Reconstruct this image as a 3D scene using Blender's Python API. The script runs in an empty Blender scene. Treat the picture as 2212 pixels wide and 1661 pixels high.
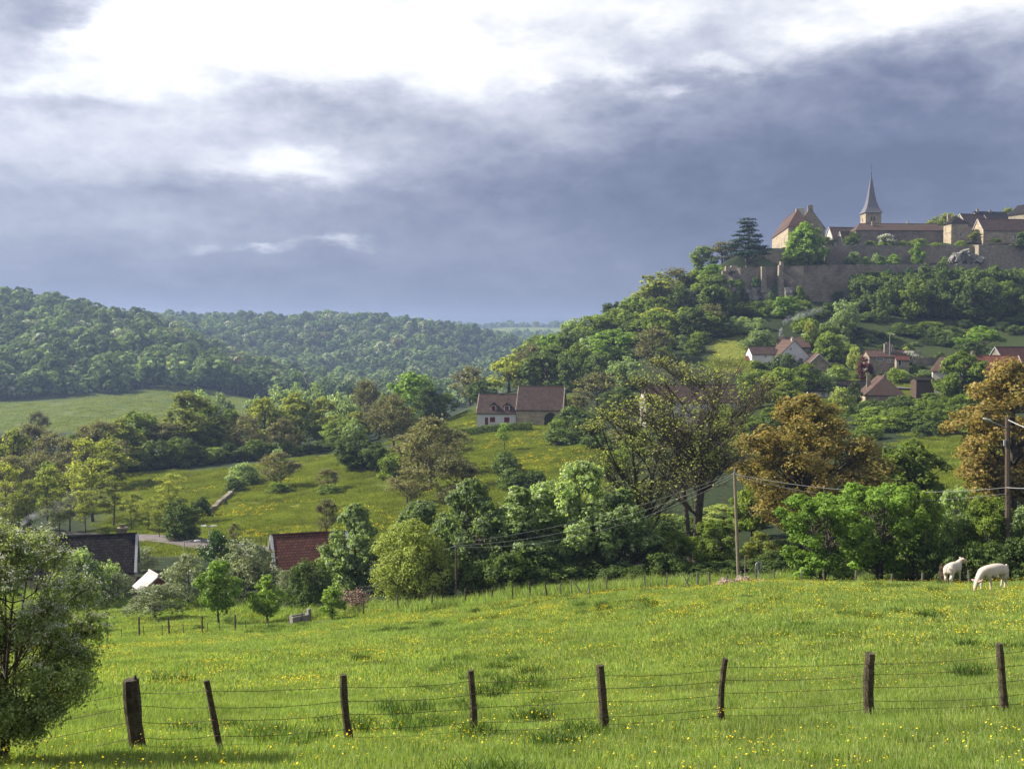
import bpy, bmesh, math, random
import numpy as np
from mathutils import Vector, Matrix
R = math.radians
rng = np.random.default_rng(7); random.seed(7)
scene = bpy.context.scene
COL = scene.collection

# ------------------------------------------------------------------ camera, world, sun, exposure
F = 2335.0                                   # focal length in units of a 2212 px wide picture
PITCH = R(2.2)
CP, SP = math.cos(PITCH), math.sin(PITCH)
cam = bpy.data.cameras.new('camera'); cam.lens = 38.0; cam.sensor_width = 36.0
cam.clip_start = 0.2; cam.clip_end = 30000
camo = bpy.data.objects.new('camera', cam); COL.objects.link(camo)
camo.location = (0, 0, 0); camo.rotation_euler = (R(90) - PITCH, 0, 0)
scene.camera = camo
scene.view_settings.view_transform = 'Standard'; scene.view_settings.look = 'None'
scene.view_settings.exposure = 1.25; scene.view_settings.gamma = 1.0
scene.cycles.max_bounces = 5; scene.cycles.diffuse_bounces = 2; scene.cycles.glossy_bounces = 1
scene.cycles.transmission_bounces = 3; scene.cycles.volume_bounces = 0
scene.cycles.transparent_max_bounces = 4; scene.cycles.caustics_reflective = False
SUN_AZ, SUN_EL = R(-76), R(36)               # left of the view, in front
S = Vector((math.sin(SUN_AZ)*math.cos(SUN_EL), math.cos(SUN_AZ)*math.cos(SUN_EL), math.sin(SUN_EL)))
sl = bpy.data.lights.new('sun', 'SUN'); sl.energy = 5.0; sl.angle = R(0.55); sl.color = (1.0, 0.93, 0.80)
so = bpy.data.objects.new('sun', sl); COL.objects.link(so)
so.rotation_euler = (-S).to_track_quat('-Z', 'Y').to_euler(); so.location = (-200, 100, 300)

def build_world():
    w = bpy.data.worlds.new('World'); scene.world = w; w.use_nodes = True
    nt = w.node_tree; nt.nodes.clear(); N = nt.nodes.new; L = nt.links.new
    out = N('ShaderNodeOutputWorld'); bg = N('ShaderNodeBackground'); bg.inputs[1].default_value = 0.1
    sky = N('ShaderNodeTexSky'); sky.sky_type = 'NISHITA'; sky.sun_disc = False
    sky.sun_elevation = SUN_EL; sky.sun_rotation = SUN_AZ % (2*math.pi)
    def M(op, a, b=None, c=None):
        n = N('ShaderNodeMath'); n.operation = op
        for i, v in enumerate((a, b, c)):
            if v is None: continue
            if hasattr(v, 'links'): L(v, n.inputs[i])
            else: n.inputs[i].default_value = v
        return n.outputs[0]
    tc = N('ShaderNodeTexCoord'); sep = N('ShaderNodeSeparateXYZ'); L(tc.outputs['Generated'], sep.inputs[0])
    az = M('ARCTAN2', sep.outputs[0], sep.outputs[1]); el = M('ARCSINE', sep.outputs[2])
    comb = N('ShaderNodeCombineXYZ')
    L(M('MULTIPLY', az, 2.2), comb.inputs[0]); L(M('MULTIPLY', el, 5.2), comb.inputs[1])
    wn = N('ShaderNodeTexNoise'); L(comb.outputs[0], wn.inputs['Vector'])
    wn.inputs['Scale'].default_value = 5.0; wn.inputs['Detail'].default_value = 7; wn.inputs['Roughness'].default_value = .6
    wsep = N('ShaderNodeSeparateColor'); L(wn.outputs['Color'], wsep.inputs[0])
    azw = M('ADD', az, M('MULTIPLY', M('SUBTRACT', wsep.outputs[0], .5), .16))
    elw = M('ADD', el, M('MULTIPLY', M('SUBTRACT', wsep.outputs[1], .5), .07))
    blobs = [(430, 40, 380, 130, .50), (1160, 70, 110, 35, -.16), (800, 130, 90, 30, -.12), (1480, 90, 90, 30, -.14), (250, 235, 130, 30, .18), (1020, 130, 330, 70, .22), (1240, 260, 240, 60, .12), (480, 620, 500, 40, -.05), (-200, 200, 300, 200, .15), (330, 140, 210, 70, .36), (900, 60, 330, 110, .30), (2080, 30, 300, 80, .42), (1850, 100, 230, 40, .30),
             (1400, 10, 320, 80, .26), (90, 85, 110, 65, -.50), (690, 235, 170, 45, -.20), (150, 270, 150, 30, -.16), (580, 523, 40, 9, .34), (735, 519, 75, 13, .34), (455, 527, 38, 8, .18), 
             (620, 368, 170, 34, .36), (1290, 172, 70, 24, .26), (1165, 192, 45, 22, .20), (1420, 218, 55, 12, .26),
             (1560, 150, 110, 16, .26), (1820, 380, 640, 170, -.44), (200, 330, 330, 60, .10), (2000, 640, 600, 60, -.05), (1700, 200, 300, 45, -.14), (1050, 430, 300, 40, -.08), (250, 430, 300, 22, -.08), (1106, 670, 1500, 70, -.05),
             (300, 500, 350, 22, .08), (1650, 55, 150, 45, -.12), (80, 230, 100, 25, .14), (420, 330, 520, 120, .17), (150, 560, 400, 40, .05), (1000, 180, 260, 70, .12)]
    B = None
    for (u, v, ru, rv, amp) in blobs:
        a0, e0 = math.atan((u-1106)/F), math.atan((740-v)/F)
        da = M('DIVIDE', M('SUBTRACT', azw, a0), ru/F); de = M('DIVIDE', M('SUBTRACT', elw, e0), rv/F)
        g = M('EXPONENT', M('MULTIPLY', M('ADD', M('MULTIPLY', da, da), M('MULTIPLY', de, de)), -1.0))
        B = M('MULTIPLY_ADD', g, amp, M('MULTIPLY_ADD', M('MINIMUM', el, .27), 1.85, .125) if B is None else B)
    fn = N('ShaderNodeTexNoise'); L(comb.outputs[0], fn.inputs['Vector'])
    fn.inputs['Scale'].default_value = 3.0; fn.inputs['Detail'].default_value = 9; fn.inputs['Roughness'].default_value = .6
    fn.inputs['Distortion'].default_value = .1
    amp = N('ShaderNodeMapRange'); L(el, amp.inputs[0])
    amp.inputs[1].default_value = 0.0; amp.inputs[2].default_value = .22; amp.inputs[3].default_value = .22; amp.inputs[4].default_value = .66
    B = M('ADD', B, M('MULTIPLY', M('SUBTRACT', fn.outputs[0], .5), amp.outputs[0]))
    cb2 = N('ShaderNodeCombineXYZ'); L(M('MULTIPLY', az, 2.2), cb2.inputs[0]); L(M('MULTIPLY', el, 3.6), cb2.inputs[1]); f2 = N('ShaderNodeTexNoise'); L(cb2.outputs[0], f2.inputs['Vector']); f2.inputs['Scale'].default_value = 6.5; f2.inputs['Detail'].default_value = 6; f2.inputs['Roughness'].default_value = .55
    bil = M('ABSOLUTE', M('SUBTRACT', f2.outputs[0], .5)); B = M('ADD', B, M('MULTIPLY', M('SUBTRACT', bil, .08), M('MULTIPLY', amp.outputs[0], -1.1)))
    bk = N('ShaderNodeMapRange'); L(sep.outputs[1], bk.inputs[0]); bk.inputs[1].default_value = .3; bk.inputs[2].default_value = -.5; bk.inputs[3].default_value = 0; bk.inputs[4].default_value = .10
    B = M('ADD', B, bk.outputs[0])      # unseen sky behind the viewer brightened, an added fill for facing sides
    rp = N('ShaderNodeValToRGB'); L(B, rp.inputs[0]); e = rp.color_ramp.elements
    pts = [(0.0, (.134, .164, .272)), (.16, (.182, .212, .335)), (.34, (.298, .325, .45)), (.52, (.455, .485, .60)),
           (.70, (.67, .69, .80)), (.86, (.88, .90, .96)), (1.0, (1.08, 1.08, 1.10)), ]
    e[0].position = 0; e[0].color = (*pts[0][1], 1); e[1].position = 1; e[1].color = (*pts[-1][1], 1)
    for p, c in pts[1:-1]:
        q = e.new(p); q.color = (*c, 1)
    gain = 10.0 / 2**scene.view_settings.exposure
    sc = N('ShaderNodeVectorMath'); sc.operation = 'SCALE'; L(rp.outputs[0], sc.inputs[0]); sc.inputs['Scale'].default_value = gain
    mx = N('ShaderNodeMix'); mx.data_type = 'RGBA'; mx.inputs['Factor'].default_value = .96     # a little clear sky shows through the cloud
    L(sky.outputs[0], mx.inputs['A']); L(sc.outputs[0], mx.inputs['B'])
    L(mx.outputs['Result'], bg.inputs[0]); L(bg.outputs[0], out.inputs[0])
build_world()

# ------------------------------------------------------------------ helpers: pixels to points, terrain
def at(u, v, y):
    x, t = (u-1106)/F, (830.5-v)/F
    d = (x, CP+t*SP, -SP+t*CP); k = y/d[1]
    return Vector((d[0]*k, y, d[2]*k))
def zat(v, y, u=1106): return at(u, v, y).z

_cols = [-900, 0, 300, 600, 900, 1050, 1200, 1350, 1500, 1560, 1650, 1800, 2100, 2400, 3300]
_rows = {
 0:  [-1.6]*15, 6: [-3.15]*15, 12: [-4.95]*15,
 17: [-6.6,-6.5,-6.45,-6.4,-6.4,-6.4,-6.35,-6.3,-6.3,-6.3,-6.25,-6.2,-6.1,-6,-5.7],
 30: [-10.2,-9.9,-9.8,-9.7,-9.6,-9.5,-9.3,-9.2,-9,-9,-8.9,-8.8,-8.6,-8.2,-7.5],
 50: [-15,-14.6,-14.4,-14.1,-13.6,-13.3,-13,-12.6,-12.2,-12,-11.9,-11.8,-11.7,-11.3,-9.5],
 62: [-18,-17.7,-17.3,-16.8,-16.1,-15.6,-15,-14.5,-14.2,-14.1,-14,-14.1,-14.1,-13.4,-11],
 72: [-20,-19.7,-19.4,-19,-18.2,-17.6,-17,-16.7,-16.4,-16.4,-16.4,-16.6,-16.2,-15.2,-12],
 100:[-23.5,-23.3,-23,-22.8,-22,-21.3,-20.5,-20,-19.5,-19.3,-19,-18.5,-17,-16,-13],
 130:[-26,-25.5,-25,-25,-24.3,-23.5,-22.8,-22,-21.3,-21,-20.5,-19.8,-18.5,-17,-13],
 170:[-29,-28.5,-27.3,-25.8,-24.2,-23,-22,-21,-20,-19.8,-19.5,-19,-18,-16,-12],
 230:[-31,-30,-26.8,-25.2,-22,-20.8,-19.5,-18.3,-17,-16.8,-16.5,-16,-14,-12,-8],
 265:[-32,-31,-29,-27,-21.5,-18,-16.5,-15,-13,-12.5,-12,-12.5,-10,-8,-4],
 300:[-33,-32.5,-31,-30,-25,-16,-13,-9,-5.5,-4.8,-5,-5.5,-5,-3,0],
 340:[-34,-33,-33,-33,-29,-18,-9,-1,6,7.5,8.5,8,6,6,10],
 368:[-34,-33.5,-34,-34,-31,-20,-7,2,13,15,16,15,14,14,20],
 376:[-34,-33.5,-34,-34,-31,-21,-6,3,16,24,25.5,25.5,25.5,26,28],
 388:[-34,-34,-34,-34.5,-32,-22,-5,5,19,26,26.4,26.5,26.5,27,30],
 393:[-34,-34,-34,-34.5,-32,-22,-5,5,20,29,34.4,34.5,34.7,35,36],
 450:[-34.5,-34.7,-34,-35,-35,-28,-12,6,20,28,35,36,41,44,46],
 560:[-33,-31,-29.5,-34,-36,-36,-30,-8,5,8,12,18,28,38,48],
 700:[-10,-5,-12,-34,-38,-38,-36,-22,-10,-5,0,5,20,35,50],
 850:[20,24,9,-32,-40,-40,-38,-30,-22,-20,-16,-10,0,20,40],
 1000:[22,21,6,-33,-40,-40,-40,-36,-30,-28,-26,-22,-10,5,30],
 1200:[20,18,15,0,-10,-32,-38,-36,-32,-30,-28,-25,-15,0,25],
 1400:[20,21,24,25,20,2,-18,-22,-22,-22,-20,-18,-10,0,20],
 1900:[24,25,26,24,14,4,0,-3,-5,-5,-5,-5,0,5,15],
 2600:[36]*15, 4200:[41]*15, 9000:[40]*15 }
def _pchip(x, Y, xi):
    x = np.asarray(x, float); Y = np.asarray(Y, float); h = np.diff(x); d = np.diff(Y, axis=0)/h[:, None]
    m = np.zeros_like(Y); m[0] = d[0]; m[-1] = d[-1]
    for i in range(1, len(x)-1):
        w1, w2 = 2*h[i]+h[i-1], h[i]+2*h[i-1]
        ok = d[i-1]*d[i] > 0
        with np.errstate(divide='ignore', invalid='ignore'):
            hm = (w1+w2)/(w1/d[i-1]+w2/d[i])
        m[i] = np.where(ok, hm, 0)
    xi = np.clip(xi, x[0], x[-1]); k = np.clip(np.searchsorted(x, xi)-1, 0, len(x)-2)
    t = ((xi-x[k])/h[k])[:, None]; hh = h[k][:, None]
    return ((1+2*t)*(1-t)**2*Y[k] + t*(1-t)**2*hh*m[k] + t*t*(3-2*t)*Y[k+1] + t*t*(t-1)*hh*m[k+1])
_ry = np.array(sorted(_rows)); _tab = np.array([_rows[k] for k in _ry], float)
_gs = np.linspace(math.log(10), math.log(9010), 1600); _gu = np.arange(-900, 3301, 12.0)
_T = _pchip(np.log(_ry+10.0), _tab, _gs); _T = _pchip(_cols, _T.T, _gu).T           # rows: s, cols: u

_hash = np.random.default_rng(3).random((256, 256))
def vnoise(x, y):
    xi, yi = np.floor(x).astype(int), np.floor(y).astype(int); fx, fy = x-xi, y-yi
    fx = fx*fx*(3-2*fx); fy = fy*fy*(3-2*fy)
    a = _hash[xi % 256, yi % 256]; b = _hash[(xi+1) % 256, yi % 256]; c = _hash[xi % 256, (yi+1) % 256]; d = _hash[(xi+1) % 256, (yi+1) % 256]
    return (a*(1-fx)+b*fx)*(1-fy) + (c*(1-fx)+d*fx)*fy
def fbm(x, y, o=4):
    s, a, t = 0, .5, 0
    for k in range(o): s = s + a*vnoise(x*2**k+17*k, y*2**k+31*k); t += a; a *= .5
    return s/t
def gz(x, y):
    x = np.asarray(x, float); y = np.asarray(y, float)
    ye = np.maximum(y, 12.0); u = 1106 + F*x/ye
    s = np.log(np.clip(y, 0, 9000)+10); i = np.clip((s-_gs[0])/(_gs[1]-_gs[0]), 0, len(_gs)-1.001); j = np.clip((u-_gu[0])/12.0, 0, len(_gu)-1.001)
    i0, j0 = i.astype(int), j.astype(int); fi, fj = i-i0, j-j0
    z = (_T[i0, j0]*(1-fi)+_T[i0+1, j0]*fi)*(1-fj) + (_T[i0, j0+1]*(1-fi)+_T[i0+1, j0+1]*fi)*fj
    z = z + np.where(y < 0, -y*.25, 0)
    amp = np.clip((y-10)/60, .1, 1)*.35
    return z + (fbm(x/9, y/9, 3)-.5)*amp*2 + (fbm(x/60, y/60, 2)-.5)*np.clip((y-500)/300, 0, 1)*8
def g(x, y): return float(gz(x, y))
def ground(u, y):
    z = -10.0
    for _ in range(6):
        x = (u-1106)/F*(y*CP - z*SP); z = g(x, y)
    return Vector((x, y, z))
def vproj(p): return 830.5 - F*(p.y*SP + p.z*CP)/(p.y*CP - p.z*SP)
def yfor(u, v, y0, y1):
    best, by = 1e9, y0
    for y in np.linspace(y0, y1, 160):
        e = abs(vproj(ground(u, float(y)))-v)
        if e < best: best, by = e, float(y)
        if best < 1.0 and e > best+3: break
    return by

# ------------------------------------------------------------------ helpers: objects
def tag(o, label=None, cat=None, group=None, kind=None):
    if label: o['label'] = label
    if cat: o['category'] = cat
    if group: o['group'] = group
    if kind: o['kind'] = kind
    return o
def empty(name, loc=(0, 0, 0), rz=0, **k):
    o = bpy.data.objects.new(name, None); COL.objects.link(o); o.location = loc; o.rotation_euler = (0, 0, rz)
    o.empty_display_size = .3
    return tag(o, **k)
def link(name, me, parent=None, loc=(0, 0, 0), rot=(0, 0, 0), **k):
    o = bpy.data.objects.new(name, me); COL.objects.link(o); o.location = loc; o.rotation_euler = rot
    if parent: o.parent = parent
    return tag(o, **k)
def npmesh(name, V, faces, mats, smooth=False, midx=None):
    """V (n,3); faces: list of arrays, each (m,k) of equal sized polygons"""
    me = bpy.data.meshes.new(name); V = np.asarray(V, np.float32)
    faces = [np.asarray(f, np.int32) for f in faces if len(f)]
    loops = np.concatenate([f.ravel() for f in faces]); sizes = np.concatenate([np.full(len(f), f.shape[1]) for f in faces])
    me.vertices.add(len(V)); me.vertices.foreach_set('co', V.ravel())
    me.loops.add(len(loops)); me.loops.foreach_set('vertex_index', loops)
    me.polygons.add(len(sizes)); me.polygons.foreach_set('loop_start', np.concatenate([[0], np.cumsum(sizes)[:-1]]).astype(np.int32))
    me.polygons.foreach_set('loop_total', sizes.astype(np.int32))
    if smooth: me.polygons.foreach_set('use_smooth', np.ones(len(sizes), bool))
    if midx is not None: me.polygons.foreach_set('material_index', np.asarray(midx, np.int32))
    for m in (mats if isinstance(mats, (list, tuple)) else [mats]): me.materials.append(m)
    me.update(calc_edges=True); me.validate()
    return me
class MB:
    """collects simple solids into one mesh"""
    def __init__(s): s.V, s.F = [], []
    def add(s, vs, fs):
        o = len(s.V); s.V += [tuple(v) for v in vs]; s.F += [tuple(i+o for i in f) for f in fs]
    def box(s, x0, x1, y0, y1, z0, z1):
        s.add([(x0,y0,z0),(x1,y0,z0),(x1,y1,z0),(x0,y1,z0),(x0,y0,z1),(x1,y0,z1),(x1,y1,z1),(x0,y1,z1)],
              [(0,3,2,1),(4,5,6,7),(0,1,5,4),(1,2,6,5),(2,3,7,6),(3,0,4,7)])
    def prism(s, poly, axis, a, b):
        """poly of 2D points extruded along axis 'x' or 'y' from a to b"""
        n = len(poly); P = lambda p, t: (t, p[0], p[1]) if axis == 'x' else (p[0], t, p[1])
        s.add([P(p, a) for p in poly]+[P(p, b) for p in poly],
              [tuple(range(n)), tuple(range(2*n-1, n-1, -1))]+[(i, i+n, (i+1) % n+n, (i+1) % n) for i in range(n)])
    def slab(s, q, t):
        """quad/tri q (list of 3D points) thickened downwards by t"""
        n = len(q); q = [Vector(p) for p in q]
        s.add(q+[p-Vector((0, 0, t)) for p in q], [tuple(range(n)), tuple(range(2*n-1, n-1, -1))]+[(i, i+n, (i+1) % n+n, (i+1) % n) for i in range(n)])
    def tube(s, pts, rad, k=6, cap=True):
        pts = [Vector(p) for p in pts]; o = len(s.V); up = Vector((0, 0, 1))
        for i, p in enumerate(pts):
            d = (pts[min(i+1, len(pts)-1)]-pts[max(i-1, 0)]).normalized()
            a = d.cross(up if abs(d.z) < .9 else Vector((1, 0, 0))).normalized(); b = d.cross(a)
            r = rad[i] if hasattr(rad, '__len__') else rad
            for j in range(k):
                t = 2*math.pi*j/k; s.V.append(tuple(p+a*math.cos(t)*r+b*math.sin(t)*r))
        for i in range(len(pts)-1):
            for j in range(k):
                s.F.append((o+i*k+j, o+i*k+(j+1) % k, o+(i+1)*k+(j+1) % k, o+(i+1)*k+j))
        if cap:
            s.F.append(tuple(o+j for j in range(k))[::-1]); s.F.append(tuple(o+(len(pts)-1)*k+j for j in range(k)))
    def mesh(s, name, mat, smooth=False):
        me = bpy.data.meshes.new(name); me.from_pydata(s.V, [], s.F); me.materials.append(mat)
        bm = bmesh.new(); bm.from_mesh(me); bmesh.ops.recalc_face_normals(bm, faces=bm.faces); bm.to_mesh(me); bm.free()
        if smooth:
            for p in me.polygons: p.use_smooth = True
        return me
    def obj(s, name, mat, parent=None, smooth=False, **k): return link(name, s.mesh(name, mat, smooth), parent, **k)

# ------------------------------------------------------------------ materials
def newmat(name):
    m = bpy.data.materials.new(name); m.use_nodes = True; nt = m.node_tree; nt.nodes.clear()
    return m, nt, nt.nodes.new, nt.links.new
def ramp(nt, src, pts):
    r = nt.nodes.new('ShaderNodeValToRGB'); nt.links.new(src, r.inputs[0]); e = r.color_ramp.elements
    e[0].position = pts[0][0]; e[0].color = (*pts[0][1], 1); e[1].position = pts[-1][0]; e[1].color = (*pts[-1][1], 1)
    for p, c in pts[1:-1]: q = e.new(p); q.color = (*c, 1)
    return r.outputs[0]
def noise(nt, scale, detail=4, rough=.55, vec=None, coord='Object', dist=0):
    n = nt.nodes.new('ShaderNodeTexNoise'); n.inputs['Scale'].default_value = scale; n.inputs['Detail'].default_value = detail
    n.inputs['Roughness'].default_value = rough; n.inputs['Distortion'].default_value = dist
    if vec is None:
        tc = nt.nodes.new('ShaderNodeTexCoord'); vec = tc.outputs[coord]
    nt.links.new(vec, n.inputs['Vector']); return n
def mixc(nt, fac, a, b, mode='MIX'):
    m = nt.nodes.new('ShaderNodeMix'); m.data_type = 'RGBA'; m.blend_type = mode
    for s, v in (('Factor', fac), ('A', a), ('B', b)):
        if hasattr(v, 'links'): nt.links.new(v, m.inputs[s])
        elif s == 'Factor': m.inputs[s].default_value = v
        else: m.inputs[s].default_value = (*v, 1)
    return m.outputs['Result']
def surf(name, cols, scale=3, rough=.85, bump=.3, bscale=None, spec=.2, extra=None, metallic=0, detail=6):
    """noise-coloured surface; cols = list of colours along the ramp"""
    m, nt, N, L = newmat(name); out = N('ShaderNodeOutputMaterial'); b = N('ShaderNodeBsdfPrincipled')
    n = noise(nt, scale, detail, .65); cols = [tuple(v*.88 for v in q) for q in cols]; k = len(cols)
    c = ramp(nt, n.outputs[0], [(.28+.44*i/(max(k-1, 1)), q) for i, q in enumerate(cols)]) if k > 1 else None
    if extra: c, h = extra(nt, c)
    else: h = None
    L(c, b.inputs['Base Color']); b.inputs['Roughness'].default_value = rough; b.inputs['Specular IOR Level'].default_value = spec
    b.inputs['Metallic'].default_value = metallic
    if bump:
        bn = noise(nt, bscale or scale*4, 5, .7); bp = N('ShaderNodeBump'); bp.inputs['Strength'].default_value = bump; bp.inputs['Distance'].default_value = .05
        if h is not None:
            mm = N('ShaderNodeMath'); mm.operation = 'MULTIPLY_ADD'; L(h, mm.inputs[0]); mm.inputs[1].default_value = 1.0; L(bn.outputs[0], mm.inputs[2]); L(mm.outputs[0], bp.inputs['Height'])
        else: L(bn.outputs[0], bp.inputs['Height'])
        L(bp.outputs[0], b.inputs['Normal'])
    L(b.outputs[0], out.inputs[0]); return m
def bricks(sx, sy, mortar, use='xz', dark=.6, size=.03, var=.35):
    def f(nt, c):
        N, L = nt.nodes.new, nt.links.new
        tc = N('ShaderNodeTexCoord'); sp = N('ShaderNodeSeparateXYZ'); L(tc.outputs['Object'], sp.inputs[0]); cb = N('ShaderNodeCombineXYZ')
        if use == 'xz':
            ad = N('ShaderNodeMath'); ad.operation = 'ADD'; L(sp.outputs[0], ad.inputs[0]); L(sp.outputs[1], ad.inputs[1]); L(ad.outputs[0], cb.inputs[0])
        else: L(sp.outputs[0], cb.inputs[0])
        L(sp.outputs[2], cb.inputs[1])
        br = N('ShaderNodeTexBrick'); L(cb.outputs[0], br.inputs['Vector']); br.inputs['Scale'].default_value = 1
        br.inputs['Brick Width'].default_value = sx; br.inputs['Row Height'].default_value = sy; br.inputs['Mortar Size'].default_value = size
        br.inputs['Color1'].default_value = (1, 1, 1, 1); br.inputs['Color2'].default_value = (1-var, 1-var, 1-var, 1); br.inputs['Mortar'].default_value = (*mortar, 1)
        br.inputs['Bias'].default_value = 0; br.inputs['Mortar Smooth'].default_value = .3
        c2 = mixc(nt, 1.0, c, br.outputs[0], 'MULTIPLY')
        sep = N('ShaderNodeSeparateColor'); L(br.outputs[0], sep.inputs[0]); return c2, sep.outputs[0]
    return f
M = {}
M['stone'] = surf('limestone_masonry', [(.20,.17,.13), (.31,.27,.20), (.42,.37,.28)], 1.1, extra=bricks(.55, .28, (.55,.5,.45)), bump=.5)
M['stone_dark'] = surf('weathered_rampart_stone', [(.10,.085,.066), (.20,.168,.13), (.31,.265,.205), (.16,.138,.105)], .16, detail=12, extra=bricks(.7, .35, (.5,.5,.5), size=.04), bump=.7, bscale=2.5)
M['stone_warm'] = surf('warm_castle_stone', [(.25,.20,.135), (.39,.32,.22), (.50,.42,.295)], .5, extra=bricks(.8, .4, (.75,.72,.68)), bump=.4)
M['rock'] = surf('grey_cliff_rock', [(.07,.065,.06), (.17,.155,.14), (.30,.275,.24), (.14,.13,.11)], .35, bump=.9, bscale=1.2)
M['render_white'] = surf('white_render', [(.50,.49,.48), (.60,.59,.58)], .7, bump=.1, bscale=14)
M['render_pale'] = surf('pale_render', [(.42,.39,.34), (.54,.50,.44)], .7, bump=.1, bscale=14)
M['render_ochre'] = surf('ochre_render', [(.30,.25,.17), (.42,.36,.26)], .7, bump=.15, bscale=12)
M['tile_red'] = surf('red_clay_tiles', [(.095,.036,.026), (.14,.052,.036), (.18,.07,.045)], 1.6, extra=bricks(.33, .22, (.3,.3,.3), 'x', size=.035, var=.45), bump=.6)
M['tile_orange'] = surf('orange_clay_tiles', [(.12,.042,.028), (.19,.065,.04), (.22,.085,.05)], .9, extra=bricks(.33, .22, (.4,.4,.4), 'x', size=.03, var=.35), bump=.5)
M['tile_brown'] = surf('old_brown_tiles', [(.045,.03,.026), (.075,.046,.039), (.11,.07,.055)], .9, extra=bricks(.3, .22, (.45,.45,.45), 'x', size=.03, var=.4), bump=.5)
M['tile_mix'] = surf('mossy_brown_red_tiles', [(.075,.042,.034), (.115,.06,.048), (.10,.075,.055), (.14,.085,.065)], .25, extra=bricks(.3, .22, (.5,.5,.5), 'x', size=.03, var=.35), bump=.5)
M['slate'] = surf('dark_slate', [(.022,.019,.019), (.038,.033,.033), (.055,.049,.047)], 1.2, rough=.95, spec=.05, extra=bricks(.3, .22, (.35,.35,.35), 'x', size=.03, var=.5), bump=.6)
M['spire'] = surf('polished_spire_slate', [(.09,.085,.10), (.13,.12,.14)], 1.0, rough=.35, spec=.7, extra=bricks(.4, .3, (.7,.7,.7), 'x', size=.03, var=.25), bump=.15)
M['tin'] = surf('pale_sheet_metal', [(.30,.27,.27), (.42,.38,.38)], 1.5, rough=.5, bump=.1)
M['dark'] = surf('dark_opening', [(.015,.014,.014), (.03,.028,.026)], 2, bump=0)
M['glass'] = surf('window_glass', [(.03,.035,.04), (.05,.055,.06)], 1, rough=.15, bump=0, spec=.6)
M['shutter'] = surf('dark_red_paint', [(.10,.012,.022), (.14,.02,.03)], 3, rough=.6, bump=.1)
M['white_paint'] = surf('white_paint', [(.62,.61,.60), (.74,.73,.72)], 3, rough=.6, bump=.05)
M['wood_old'] = surf('old_barn_wood', [(.05,.035,.025), (.10,.07,.05)], 4, bump=.4)
M['wood_red'] = surf('red_brown_boards', [(.12,.03,.02), (.18,.05,.035)], 4, bump=.3)
M['post'] = surf('weathered_oak_post', [(.028,.022,.016), (.075,.058,.04), (.15,.12,.085)], 9, bump=.9, bscale=30)
M['post_grey'] = surf('silvered_fence_post', [(.10,.09,.075), (.2,.18,.15)], 9, bump=.6, bscale=30)
M['pole'] = surf('creosoted_pole', [(.06,.045,.035), (.12,.09,.07)], 5, bump=.4)
M['pole_pale'] = surf('weathered_grey_pole', [(.17,.14,.10), (.27,.22,.16)], 5, bump=.4)
M['wire'] = surf('rusty_wire', [(.05,.035,.03), (.10,.07,.055)], 20, rough=.6, bump=0, metallic=.5)
M['cable'] = surf('grey_cable', [(.35,.35,.36), (.5,.5,.5)], 5, rough=.4, bump=0, spec=.6)
M['metal'] = surf('galvanised_metal', [(.30,.31,.32), (.42,.43,.44)], 5, rough=.45, bump=.1, metallic=.3)
M['concrete'] = surf('lichen_concrete', [(.13,.125,.11), (.27,.26,.23)], 4, bump=.5)
M['asphalt'] = surf('worn_asphalt', [(.10,.085,.085), (.17,.145,.14)], .8, bump=.3, bscale=20)
M['rubble'] = surf('rubble_stone', [(.14,.10,.085), (.24,.18,.15), (.32,.27,.22)], 2.5, bump=.5)
M['hide'] = surf('cream_cattle_hide', [(.46,.39,.33), (.56,.49,.42)], 4, rough=.8, bump=.25, bscale=40)
M['hide_pink'] = surf('pink_skin', [(.38,.23,.18), (.44,.29,.23)], 5, bump=.1)
M['hide_shade'] = surf('grey_muzzle', [(.25,.2,.17), (.35,.28,.24)], 5, bump=.1)
M['car_white'] = surf('white_car_paint', [(.6,.6,.6), (.65,.65,.65)], 1, rough=.25, bump=0, spec=.5)
M['car_silver'] = surf('silver_car_paint', [(.3,.32,.35), (.35,.37,.4)], 1, rough=.25, bump=0, spec=.5)
M['rubber'] = surf('black_rubber', [(.02,.02,.02), (.03,.03,.03)], 5, bump=0)
M['bark'] = surf('grey_brown_bark', [(.035,.028,.02), (.08,.065,.05), (.12,.10,.075)], 3, bump=.6)
M['bark_ivy'] = surf('ivied_bark', [(.02,.03,.012), (.05,.055,.02), (.08,.07,.045)], 3, bump=.6)

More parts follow.
